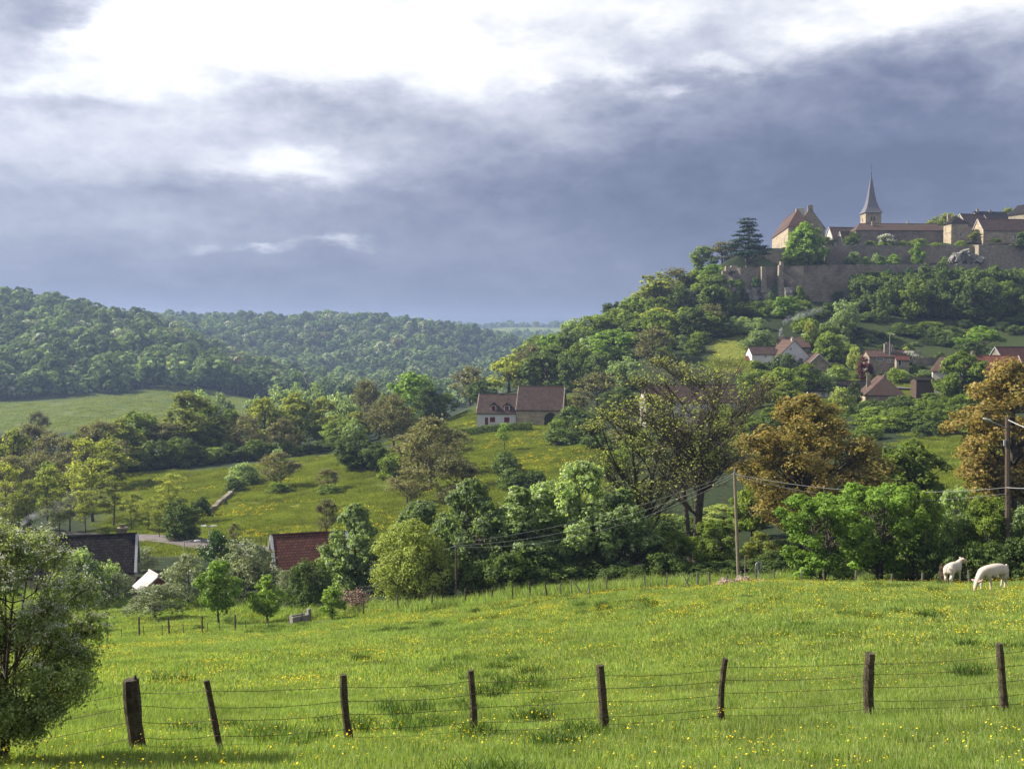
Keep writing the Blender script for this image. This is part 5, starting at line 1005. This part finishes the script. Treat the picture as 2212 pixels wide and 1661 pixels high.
# village trees
for key, u, vt, y, w, lb, nm in [('hp0', 1823, 650, 322, 62, 'tall pale green tree between the cliff and the village', 'tree'), ('yel0', 1750, 690, 312, 32, 'small yellow green tree behind the white gable', 'tree'), ('roundd', 1791, 718, 301, 66, 'dense round green tree right of the white gable', 'tree'), ('dbush0', 1692, 764, 290, 64, 'dark round bush in front of the white gable', 'bush'),
      ('green0', 1690, 795, 243, 95, 'leafy green tree below the white gabled house, right', 'tree'), ('green1', 1635, 800, 246, 95, 'leafy green tree below the white gabled house, left', 'tree'), ('green2', 1740, 785, 262, 60, 'green tree between the stone shed and the dark slate roof', 'tree'), ('purple', 1867, 772, 279, 34, 'purple leafed small tree in the village', 'tree'),
      ('whiteb', 1964, 762, 287, 42, 'white flowering bush right of the tiny red roofed shed', 'bush'), ('obush0', 1822, 838, 238, 72, 'olive round bush in front of the dark slate roof', 'bush'), ('darkt0', 1845, 826, 244, 34, 'narrow dark conifer shaped tree left of the half-hipped roof', 'tree'), ('yel1', 1986, 808, 258, 42, 'yellow bush between the half-hipped house and the flat roofed shed', 'bush'),
      ('roundd', 2078, 764, 232, 108, 'dense round dark tree standing before the orange red roof', 'tree'), ('hbr1', 2120, 706, 300, 90, 'fresh green spreading tree above the orange red roof', 'tree'), ('hd1', 2092, 735, 296, 60, 'dark tree at the foot of the spreading green one', 'tree'), ('brt0', 1760, 692, 316, 20, 'tiny bright tree by the white house', 'tree'),
      ('hbr0', 1700, 640, 338, 62, 'bright green tree against the cliff', 'tree'), ('hw0', 1618, 662, 342, 42, 'slim green tree below the rampart corner', 'tree'), ('hbr1', 1556, 650, 345, 46, 'bright green tree at the left foot of the cliff', 'tree'), ('pbush1', 1640, 712, 312, 80, 'pale round bush left above the white wing', 'bush'),
      ('hw1', 1545, 700, 325, 70, 'green bush like tree on the scrubby slope', 'tree'), ('obush1', 1845, 750, 294, 34, 'small olive bush left of the old cottage', 'bush'), ('bush0', 1810, 790, 278, 50, 'green garden bush right of the stone shed', 'bush'), ('bush1', 1935, 795, 276, 60, 'green garden bush below the tiny red roofed shed', 'bush'), ('hp1', 1790, 800, 262, 44, 'garden bush above the dark slate roof', 'bush')]:
    T(key, u, vt, y, w, lb, name=nm)
for i in range(26):
    u = random.uniform(1870, 2110); y = random.uniform(196, 236); vt = vproj(ground(u, y))-random.uniform(26, 42)
    T(random.choice(['dbush0', 'dbush1', 'dbush2', 'bush1', 'bush0', 'hedge0']), u, vt, y, random.uniform(60, 90), 'dark hedge bush below the village houses', 'dark hedge bushes below the village', name='bush')
for i in range(14):
    u = random.uniform(1560, 1800); y = random.uniform(195, 232); vt = vproj(ground(u, y))-random.uniform(30, 60)
    T(random.choice(['dbush0', 'green1', 'bush1', 'darkt1']), u, vt, y, random.uniform(60, 90), 'dark leafy growth behind the bronze tree', 'dark growth behind the bronze tree', name='bush')
for i in range(16):
    u = random.uniform(1280, 1620); y = random.uniform(175, 215); vt = vproj(ground(u, y))-random.uniform(25, 50)
    T(random.choice(['dbush0', 'bush2', 'brn0', 'obush0']), u, vt, y, random.uniform(60, 90), 'thicket bush seen through the half bare tree', 'thicket behind the half bare tree', name='bush')
for i, (u, y, hh, w) in enumerate([(1880, 279, 16, 40), (1905, 280, 14, 38), (1930, 281, 16, 36), (1955, 277, 18, 40), (1745, 284, 16, 40), (1770, 284, 14, 36), (1660, 291, 16, 40), (1630, 292, 18, 38), (1720, 291, 12, 36), (1870, 240, 20, 40), (1900, 239, 18, 46), (1935, 240, 20, 44), (2015, 243, 22, 46), (2120, 262, 20, 50), (2160, 262, 20, 50), (2200, 262, 22, 54), (2030, 262, 26, 40), (1980, 240, 16, 40), (2000, 280, 14, 50), (2040, 284, 14, 40)]):
    T(['bush0', 'dbush1', 'bush2', 'pbush0', 'bush1'][i % 5], u, vproj(ground(u, y))-hh, y, w, 'garden bush at the foot of the village houses', 'bushes at the foot of the village houses', name='bush')
for i in range(12):
    u = random.uniform(1760, 1960); y = random.uniform(266, 284); vt = vproj(ground(u, y))-random.uniform(8, 18)
    T(random.choice(['bush0', 'bush1', 'pbush2']), u, vt, y, random.uniform(18, 34), 'low garden bush between the village houses', 'low garden bushes of the village', name='bush')
leafbox('hedge', 'clipped green hedge edging the garden right of the half-hipped house', [(1930, 244), (1975, 243), (2010, 243)], 1.2, 1.2, 'green', .14, 40)

for i in range(22):
    u = 1060+i*26; T(random.choice(['dbush0', 'dbush1', 'bush2', 'hedge0', 'obush0']), u, 1120+random.uniform(-25, 25)-max(0, u-1350)*.05, random.uniform(112, 132), random.uniform(80, 110), 'undergrowth bush glimpsed behind the trunks of the bank', 'undergrowth behind the bank trees', name='bush')
# ------------------------------------------------------------------ fences
def post(mb, p, h, r, lean=(0, 0), bend=0, k=7, seed=0):
    rr = np.random.default_rng(seed); pts, rad = [], []
    for i in range(7):
        t = i/6; pts.append((p[0]+lean[0]*t+bend*math.sin(t*math.pi), p[1]+lean[1]*t, p[2]-.25+(h+.25)*t)); rad.append(r*(1.08-.2*t)*rr.uniform(.9, 1.1))
    mb.tube(pts, rad, k); return pts[-1]
# near fence: eight posts and five strands of barbed wire
nf = empty('barbed_wire_fence', (0, 0, 0), label='near fence of dark leaning posts strung with barbed wire', cat='fence')
near = [(300, 1467, 1625, .13, -22, -.03), (472, 1470, 1622, .05, -36, 0), (758, 1456, 1607, .065, -22, -.045), (1022, 1447, 1590, .062, -8, .02), (1304, 1438, 1578, .078, -12, .01), (1562, 1420, 1558, .062, 4, -.05), (1880, 1409, 1543, .095, -4, -.04), (2168, 1390, 1537, .07, -16, .0)]
tops = []
for i, (u, vt, vb, r, lean, bend) in enumerate(near):
    y = yfor(u, vb, 14, 24); p = ground(u, y); h = at(u, vt, y).z-p.z; lx = lean*y/F; m = MB(); e = post(m, (p.x-lx*.3, p.y, p.z), h, r, (lx*1.0, random.uniform(-.05, .05)), bend, 9, i)
    if i == 0: m.tube([(e[0]+.05, e[1], e[2]-.05), (e[0]+.07, e[1], e[2]+.07)], [.05, .015], 4)
    m.obj('post', M['post'], nf); tops.append((Vector((p.x-lx*.3, p.y, p.z)), Vector(e), h))
a0 = tops[0]; ext = [(a0[0]+Vector((-3.4, -.3, -.55)), a0[1]+Vector((-3.4, -.3, -.65)), a0[2])]
aN = tops[-1]; extR = [(aN[0]+Vector((2.9, .6, .18)), aN[1]+Vector((2.9, .6, .2)), aN[2])]
m = MB(); post(m, tuple(ext[0][0]), 1.15, .06, (0, 0), 0, 8, 55); m.obj('post', M['post'], nf); m = MB(); post(m, tuple(extR[0][0]), 1.1, .07, (0, 0), 0, 8, 56); m.obj('post', M['post'], nf)
TT = ext+tops+extR
for f_ in (.86, .66, .46, .24, .12):
    m = MB()
    for A, B in zip(TT[:-1], TT[1:]):
        fa, fb = f_*random.uniform(.97, 1.03), f_*random.uniform(.97, 1.03)
        pa, pb = A[0].lerp(A[1], fa), B[0].lerp(B[1], fb); pa.z = A[0].z+A[2]*fa; pb.z = B[0].z+B[2]*fb; pa.y -= .07; pb.y -= .07; sag = random.uniform(.01, .05); n = 12; Q = []
        for i in range(n+1):
            t = i/n; q = pa.lerp(pb, t); q.z -= sag*4*t*(1-t)+random.uniform(-.006, .006); Q.append(q)
        m.tube(Q, .0042, 4)
        nb = int((pb-pa).length/.13)
        for i in range(nb):
            t = (i+.5)/nb; q = pa.lerp(pb, t); q.z -= sag*4*t*(1-t); d = Vector((random.uniform(-.4, .4), random.uniform(-1, 1), random.uniform(-1, 1))).normalized()*.017; m.tube([q-d, q+d], .0022, 3)
    m.obj('wire', M['wire'], nf)
# far fence along the end of the pasture
ff = empty('field_fence', (0, 0, 0), label='old wooden post fence along the far end of the pasture', cat='fence')
far = [(717, 1318, 1342), (785, 1302, 1338), (860, 1296, 1330), (932, 1286, 1325), (1007, 1285, 1320), (1062, 1280, 1312), (1107, 1270, 1305), (1148, 1264, 1298), (1183, 1260, 1290), (1212, 1258, 1284), (1237, 1248, 1280), (1275, 1250, 1274), (1309, 1236, 1272), (1395, 1243, 1276),
       (1440, 1240, 1276), (1508, 1238, 1274), (1536, 1237, 1272), (1571, 1240, 1268), (1602, 1238, 1272), (1635, 1232, 1272), (1674, 1236, 1272), (1730, 1234, 1272), (1783, 1230, 1270), (1848, 1228, 1268), (1924, 1230, 1262), (1990, 1208, 1240), (2095, 1196, 1232), (2166, 1180, 1230)]
ft = []
for i, (u, vt, vb) in enumerate(far):
    y = 73.5 if u < 1000 else (73.5-(u-1000)/600*7 if u < 1600 else 66.5); p = ground(u, y); h = max(.8, min(1.35, (vb-vt)*y/F*1.08)); m = MB()
    e = post(m, tuple(p), h, random.uniform(.045, .075), (random.uniform(-.18, .1), 0), random.uniform(-.02, .02), 6, i); m.obj('post', M['post_grey'] if u > 1200 else M['post'], ff); ft.append((p, h))
for (u, du) in ((1237, 22), (1475, 16), (1490, -14)):
    y = 70; p = ground(u, y); m = MB(); m.tube([p+Vector((0, 0, 1.05)), p+Vector((du*y/F*1.3, -.3, -.1))], .035, 5); m.obj('brace', M['post_grey'], ff)
for f_ in (.92, .6, .3):
    m = MB()
    for (pa, ha), (pb, hb) in zip(ft[:-1], ft[1:]):
        a, b = pa+Vector((0, -.06, ha*f_)), pb+Vector((0, -.06, hb*f_)); mm = (a+b)/2; mm.z -= .04; m.tube([a, mm, b], .0045, 3)
    m.obj('wire', M['wire'], ff)
# garden fence, dark wooden and thin steel posts
gf = empty('garden_fence', (0, 0, 0), label='wire fence with dark thick and thin posts around the lower left garden', cat='fence')
gp = [(232, 1345, 1382, 1), (262, 1357, 1380, 0), (301, 1333, 1377, 1), (312, 1352, 1376, 0), (350, 1350, 1374, 0), (366, 1333, 1371, 1), (397, 1347, 1370, 0), (437, 1332, 1367, 1), (450, 1345, 1366, 0), (475, 1340, 1364, 0), (508, 1328, 1363, 1), (532, 1340, 1362, 0), (580, 1335, 1358, 0), (626, 1330, 1352, 0)]
gt = []
for i, (u, vt, vb, th) in enumerate(gp):
    y = yfor(u, vb, 66, 84); p = ground(u, y); h = (vb-vt)*y/F*1.05; m = MB(); post(m, tuple(p), h, .06 if th else .025, (random.uniform(-.08, .04), 0), 0, 6, 90+i); m.obj('post', M['post'], gf)
    if th: gt.append((p, h))
for f_ in (.9, .7, .5, .3, .12):
    m = MB()
    for (pa, ha), (pb, hb) in zip(gt[:-1], gt[1:]): m.tube([pa+Vector((0, -.05, ha*f_)), pb+Vector((0, -.05, hb*f_))], .006, 3)
    m.obj('wire', M['wire'], gf)
# roadside fence in the valley and the field wall
rf = empty('roadside_fence', (0, 0, 0), label='dark post fence above the road left of the red tiled roof', cat='fence'); rt = []
for u in range(520, 640, 11):
    p = ground(u, 134-(u-520)*.04); m = MB(); post(m, tuple(p), 1.2, .05, (0, 0), 0, 5, u); m.obj('post', M['post'], rf); rt.append(p)
for f_ in (.4, .8, 1.1):
    m = MB(); m.tube([p+Vector((0, 0, f_)) for p in rt], .015, 3); m.obj('wire', M['wire'], rf)
wy = [(448, 168), (470, 174), (488, 180), (500, 186)]
P_ = [ground(u, y) for u, y in wy]
wall('field_wall', 'short tumbledown dry stone wall running up the valley meadow', wy, [p.z+.7 for p in P_], [p.z-.5 for p in P_], th=.7, mat='stone_dark')

# concrete trough and gate post
p = ground(646, 73.2); tr_ = empty('water_trough', p, R(38), label='weathered concrete water trough at the pasture corner', cat='trough')
m = MB(); m.box(-.62, .62, -.3, -.22, -.1, .62); m.box(-.62, .62, .22, .3, -.1, .62); m.box(-.62, -.53, -.22, .22, -.1, .62); m.box(.53, .62, -.22, .22, -.1, .62); m.box(-.53, .53, -.22, .22, -.1, .1); m.obj('basin', M['concrete'], tr_)
m = MB(); m.box(.64, .86, -.14, .14, -.1, .95); m.obj('pillar', M['concrete'], tr_)
m = MB(); m.tube([(0, -.4, -.1), (.02, -.4, .95)], .04, 6); m.obj('stake', M['post'], tr_)

# ------------------------------------------------------------------ poles, lamps, wires, sign
def pole(name, label, u, vt, y, r, mat, lean=0):
    p = ground(u, y); t = at(u, vt, y); o = empty(name, p, 0, label=label, cat='utility pole'); m = MB(); h = t.z-p.z
    m.tube([(0, 0, -.5), (lean*.5, 0, h*.5), (lean, 0, h)], [r*1.15, r, r*.8], 8); m.obj('post', M[mat], o); return o, p, h
pA, a_, hA = pole('utility_pole', 'pale wooden utility pole left of the bronze tree', 1596, 1020, 80, .115, 'pole_pale', -.40)
m = MB(); m.tube([(-.40, 0, hA), (-.40, 0, hA+.35)], .02, 4); m.tube([(-.55, -.1, hA-.12), (-.25, -.1, hA-.12)], .035, 5); m.obj('insulator', M['metal'], pA)
pB, b_, hB = pole('utility_pole', 'dark short utility pole in front of the glossy trees', 985, 1172, 78, .07, 'pole', 0)
pC, c_, hC = pole('utility_pole', 'thick brown utility pole at the right edge carrying a street lamp', 2178, 902, 73, .20, 'pole', -.25)
m = MB(); m.tube([(-.3, 0, hC-.72), (-.9, -.1, hC-.45), (-1.35, -.1, hC-.25)], .025, 5); arm = m.obj('lamp_arm', M['metal'], pC)
me = bpy.data.meshes.new('lamp_head'); bm = bmesh.new(); bmesh.ops.create_uvsphere(bm, u_segments=12, v_segments=8, radius=1); bmesh.ops.scale(bm, vec=(.38, .16, .10), verts=bm.verts); bmesh.ops.rotate(bm, cent=(0, 0, 0), matrix=Matrix.Rotation(R(20), 3, 'Y'), verts=bm.verts); bmesh.ops.translate(bm, vec=(-1.62, -.1, hC-.16), verts=bm.verts); bm.to_mesh(me); bm.free(); me.materials.append(M['metal'])
for q in me.polygons: q.use_smooth = True
link('lamp_head', me, arm)
m = MB(); m.box(-.52, -.38, -.16, -.04, hC-1.9, hC-1.5); m.obj('fuse_box', M['metal'], pC)
def cable(label, A, B, sag, r=.014, group=None):
    m = MB(); n = 24; Q = [A.lerp(B, i/n)+Vector((0, 0, -sag*4*(i/n)*(1-i/n))) for i in range(n+1)]; m.tube([q-A for q in Q], r, 4); return m.obj('cable', M['cable'], label=label, cat='cable', group=group, loc=A)
A_ = a_+Vector((-.40, -.1, hA-.12)); C_ = at(2178, 1052, 73)+Vector((-.2, -.2, 0)); B_ = b_+Vector((0, -.1, hB-.2))
cable('upper cable from the pale pole to the brown pole at right', A_, C_, .75, .012); cable('thin lower cable sagging beside the upper one at right', A_+Vector((0, 0, -.08)), C_+Vector((-.1, 0, -.42)), 1.05, .006)
cable('cable from the pale pole down to the dark short pole', A_, B_, 1.1, .006, None); cable('second strand just below the cable to the dark short pole', A_+Vector((0, 0, -.15)), B_+Vector((0, 0, -.1)), 1.5, .0055); cable('topmost thin strand above the other two cables at left', A_+Vector((0, 0, .1)), B_+Vector((0, 0, .2)), .7, .005)
cable('cable leaving the brown pole towards the right edge', C_, at(2330, 1040, 66), .2, .018); cable('thick drooping cable at the top of the brown pole', c_+Vector((-.25, -.1, hC-.15)), at(2400, 960, 56), .35, .03)
cable('low cable from the dark short pole towards the red tiled roof', B_, rh.location+Vector((2.2, -2.6, 1.7)), .5, .006)
# round road sign seen from behind, and a thin grey post
p = ground(1638, 70.5); sg = empty('road_sign', p, R(25), label='round grey road sign seen from the back behind the far fence', cat='road sign'); t = at(1638, 1212, 70.5)
m = MB(); m.tube([(0, 0, -.3), (0, 0, t.z-p.z-.05)], .03, 6); m.obj('post', M['metal'], sg)
m = MB(); zc = t.z-p.z-.30; m.tube([(0, -.055, zc), (0, -.03, zc)], .30, 20); dsk = m.obj('disc', M['metal'], sg); m = MB(); m.box(-.04, .04, -.075, -.056, zc-.2, zc+.2); m.obj('bracket', M['post'], dsk)
p = ground(1609, 71); tpz = at(1609, 1199, 71).z-p.z; ps = empty('marker_post', p, 0, label='thin pale post left of the round road sign', cat='post'); m = MB(); m.tube([(0, 0, -.2), (0, 0, tpz)], .03, 6); m.obj('post', M['pole_pale'], ps); m = MB(); m.tube([(0, 0, tpz-.08), (.22, 0, tpz-.1), (.22, 0, tpz-.3)], .018, 5); m.obj('hook', M['pole_pale'], ps)
# lamps in the valley and the village
def street_lamp(label, u, vt, y, arms, L_=1.0):
    p = ground(u, y); h = at(u, vt, y).z-p.z; o = empty('street_lamp', p, 0, label=label, cat='street lamp'); m = MB(); m.tube([(0, 0, -.3), (0, 0, h)], [.09, .06], 6); m.obj('post', M['metal'], o)
    for s in arms:
        m = MB(); m.tube([(0, 0, h-.1), (s*L_*.6, 0, h+.05), (s*L_, 0, h)], .035, 5); a = m.obj('lamp_arm', M['metal'], o); m = MB(); m.tube([(s*L_*.9, 0, h-.02), (s*L_*1.1, 0, h), (s*(L_+.65), 0, h+.03)], [.06, .14, .06], 6); m.obj('lamp_head', M['white_paint'], a)
street_lamp('twin headed street lamp beside the valley road', 452, 1136, 133, (-1, 1), .35); street_lamp('street lamp with a raised arm behind the small roadside tree', 398, 1168, 128, (1,), 1.3); street_lamp('tall street lamp beside the old cottage', 1921, 722, 286, (1,), .8)

# white parasol and two parked cars
p = at(2170, 836, 250); p.z = zat(842, 250); pa = empty('parasol', p, 0, label='white garden parasol right of the round dark tree', cat='parasol'); m = MB(); m.tube([(0, 0, -1.5), (0, 0, 2.1)], .04, 5); m.obj('pole', M['white_paint'], pa)
m = MB(); n = 8; V = [(0, 0, 2.35)]+[(1.45*math.cos(k*math.pi/4), 1.45*math.sin(k*math.pi/4), 1.75) for k in range(n)]+[(1.45*math.cos(k*math.pi/4), 1.45*math.sin(k*math.pi/4), 1.5) for k in range(n)]
m.add(V, [(0, 1+k, 1+(k+1) % n) for k in range(n)]+[(1+k, 9+k, 9+(k+1) % n, 1+(k+1) % n) for k in range(n)]); m.obj('canopy', M['white_paint'], pa)
def car(label, u, y, mat, rz):
    p = ground(u, y); o = empty('parked_car', p, rz, label=label, cat='car'); pr = [(-2.0, .35), (2.0, .35), (2.05, .75), (1.15, .92), (.5, 1.38), (-1.1, 1.42), (-1.85, 1.0), (-2.05, .8)]
    m = MB(); m.prism(pr, 'y', -.8, .8); b = m.obj('body', M[mat], o)
    bv = b.modifiers.new('bevel', 'BEVEL'); bv.width = .08; bv.segments = 2
    m = MB(); m.prism([(-1.55, .98), (1.0, .96), (.45, 1.32), (-1.05, 1.36)], 'y', -.815, .815); m.obj('side_window', M['glass'], o)
    for wx in (-1.25, 1.25):
        for wy_ in (-.78, .78): m = MB(); m.tube([(wx, wy_-.1, .32), (wx, wy_+.1, .32)], .32, 12); m.obj('wheel', M['rubber'], o)
car('white car parked at the farm seen through the half bare tree', 1548, 222, 'car_white', R(10)); car('silver car parked at the left of the farm yard', 1440, 214, 'car_silver', R(-5))

# ------------------------------------------------------------------ two white cows
def cow(label, u, vb, y, rz, graze, turn, size=1.0):
    p = ground(u, y); p.z += .10; o = empty('cow', p, rz, label=label, cat='cow'); o.scale = (size,)*3
    J = {'hip': (-.62, 0, 1.04, .34), 'rump': (-.90, 0, 1.06, .24), 'loin': (-.25, 0, 1.04, .33), 'belly': (.15, 0, .99, .355), 'chest': (.56, 0, .99, .34), 'neck0': (.84, 0, 1.05, .24)}
    if graze: J.update(neck1=(1.07, .03, .88, .20), neck2=(1.24, .05, .66, .16), head=(1.38, .06, .46, .15), snout=(1.46, .07, .27, .10), muzzle=(1.5, .07, .13, .085))
    else: J.update(neck1=(1.02, turn*.05, 1.16, .185), neck2=(1.16, turn*.12, 1.26, .15), head=(1.27, turn*.24, 1.33, .16), snout=(1.37, turn*.42, 1.25, .11), muzzle=(1.42, turn*.52, 1.19, .09))
    E = [('hip', 'rump'), ('hip', 'loin'), ('loin', 'belly'), ('belly', 'chest'), ('chest', 'neck0'), ('neck0', 'neck1'), ('neck1', 'neck2'), ('neck2', 'head'), ('head', 'snout'), ('snout', 'muzzle')]
    for s, nm in ((-1, 'l'), (1, 'r')):
        st = .12*s
        J.update({'th'+nm: (-.74, .20*s, .78, .20), 'kn'+nm: (-.64+st*.5, .21*s, .58, .13), 'hk'+nm: (-.82+st, .20*s, .42, .075), 'fk'+nm: (-.76+st, .20*s, .16, .048), 'hf'+nm: (-.72+st, .20*s, .02, .055),
                  'sh'+nm: (.58, .18*s, .74, .15), 'el'+nm: (.55-st*.5, .19*s, .55, .085), 'wr'+nm: (.58-st, .19*s, .34, .058), 'pa'+nm: (.57-st, .19*s, .14, .045), 'ff'+nm: (.60-st, .19*s, .02, .052)})
        E += [('hip', 'th'+nm), ('th'+nm, 'kn'+nm), ('kn'+nm, 'hk'+nm), ('hk'+nm, 'fk'+nm), ('fk'+nm, 'hf'+nm), ('chest', 'sh'+nm), ('sh'+nm, 'el'+nm), ('el'+nm, 'wr'+nm), ('wr'+nm, 'pa'+nm), ('pa'+nm, 'ff'+nm)]
    K = list(J); me = bpy.data.meshes.new('cow_body'); me.from_pydata([J[k][:3] for k in K], [(K.index(a), K.index(b)) for a, b in E], []); me.materials.append(M['hide']); b = link('body', me, o)
    sk = b.modifiers.new('skin', 'SKIN'); sk.use_smooth_shade = True
    for i, k in enumerate(K): v = me.skin_vertices[0].data[i]; v.radius = (J[k][3],)*2; v.use_root = (k == 'hip')
    ss = b.modifiers.new('sub', 'SUBSURF'); ss.levels = 2; ss.render_levels = 2
    H_ = Vector(J['head'][:3]); D = (Vector(J['snout'][:3])-H_).normalized(); sd = D.cross(Vector((0, 0, 1)) if not graze else Vector((1, 0, .3))).normalized()
    for s in (-1, 1):
        q0 = H_-D*.08+sd*s*.09; tip = q0+sd*s*.24+Vector((0, 0, .03 if not graze else .08)); m = MB(); m.tube([q0, q0.lerp(tip, .5), tip], [.035, .075, .015], 8); ear = m.obj('ear', M['hide_pink'], o, smooth=True)
        m = MB(); q1 = H_-D*.12+sd*s*.05; m.tube([q1, q1+sd*s*.10-D*.05+Vector((0, 0, .05))], [.025, .008], 6); m.obj('horn', M['render_pale'], o, smooth=True)
    me2 = bpy.data.meshes.new('nose'); bm = bmesh.new(); bmesh.ops.create_uvsphere(bm, u_segments=10, v_segments=8, radius=.09); bmesh.ops.translate(bm, vec=Vector(J['muzzle'][:3])+D*.03, verts=bm.verts); bm.to_mesh(me2); bm.free(); me2.materials.append(M['hide_pink']); link('muzzle', me2, o)
    m = MB(); m.tube([(-.95, 0, 1.20), (-1.09, .01, 1.10), (-1.12, .02, .85), (-1.10, .02, .60)], [.05, .035, .024, .02], 6); tl = m.obj('tail', M['hide'], o, smooth=True); m = MB(); m.tube([(-1.10, .02, .62), (-1.10, .02, .50), (-1.09, .02, .38)], [.02, .05, .012], 6); m.obj('tail_tuft', M['hide'], tl, smooth=True)
    return o
cow('white cow standing with its rump towards the viewer and head turned right', 2058, 1270, 62, R(48), False, -.6, .93)
cow('white cow grazing with its head down facing left', 2146, 1283, 55.5, R(207), True, 0, .98)

# ------------------------------------------------------------------ chimney smoke and haze
def volmat(name, density, color, noisy=True, scale=.8):
    m, nt, N, L = newmat(name); out = N('ShaderNodeOutputMaterial'); v = N('ShaderNodeVolumePrincipled'); v.inputs['Color'].default_value = (*color, 1); v.inputs['Density'].default_value = density
    v.inputs['Anisotropy'].default_value = .3
    if noisy:
        n = noise(nt, scale, 5, .65, dist=.8); mr = N('ShaderNodeMapRange'); L(n.outputs[0], mr.inputs[0]); mr.inputs[1].default_value = .45; mr.inputs[2].default_value = .72; mr.inputs[3].default_value = 0; mr.inputs[4].default_value = density*2
        tc = N('ShaderNodeTexCoord'); ln = N('ShaderNodeVectorMath'); ln.operation = 'LENGTH'; L(tc.outputs['Object'], ln.inputs[0]); m2 = N('ShaderNodeMapRange'); L(ln.outputs['Value'], m2.inputs[0]); m2.inputs[1].default_value = 0; m2.inputs[2].default_value = 5; m2.inputs[3].default_value = 5; m2.inputs[4].default_value = .6; mu = N('ShaderNodeMath'); mu.operation = 'MULTIPLY'; L(mr.outputs[0], mu.inputs[0]); L(m2.outputs[0], mu.inputs[1]); L(mu.outputs[0], v.inputs['Density'])
    L(v.outputs[0], out.inputs['Volume']); return m
def smoke(label, pts, rad, dens, sc):
    m = MB(); A = pts[0]; m.tube([p-A for p in pts], rad, 14); m.obj('smoke', volmat('smoke', dens, (.85, .88, .95), True, sc), smooth=True, loc=A, label=label, kind='stuff')
smoke('white smoke rising from a chimney behind the white gabled house', [at(1683, 728, 306), at(1687, 712, 306), at(1694, 697, 306), at(1704, 688, 306), at(1722, 684, 306), at(1745, 676, 307), at(1775, 668, 308)], [.3, .55, .8, .9, .95, 1.05, .8], .34, 1.1)
smoke('thin blue smoke drifting from the left chimney of the slate house', [at(44, 1150, 106), at(47, 1132, 107), at(58, 1122, 108), at(85, 1108, 110), at(120, 1095, 113), at(160, 1075, 116)], [.1, .2, .35, .5, .8, 1.0], .07, 1.2)
HAZE = True
if HAZE:
    m = MB(); m.box(-2600, 2600, -40, 3300, -46, 85); m.obj('haze', volmat('haze', .00017, (.48, .64, 1.0), False), label='thin blue haze filling the valley', kind='stuff')
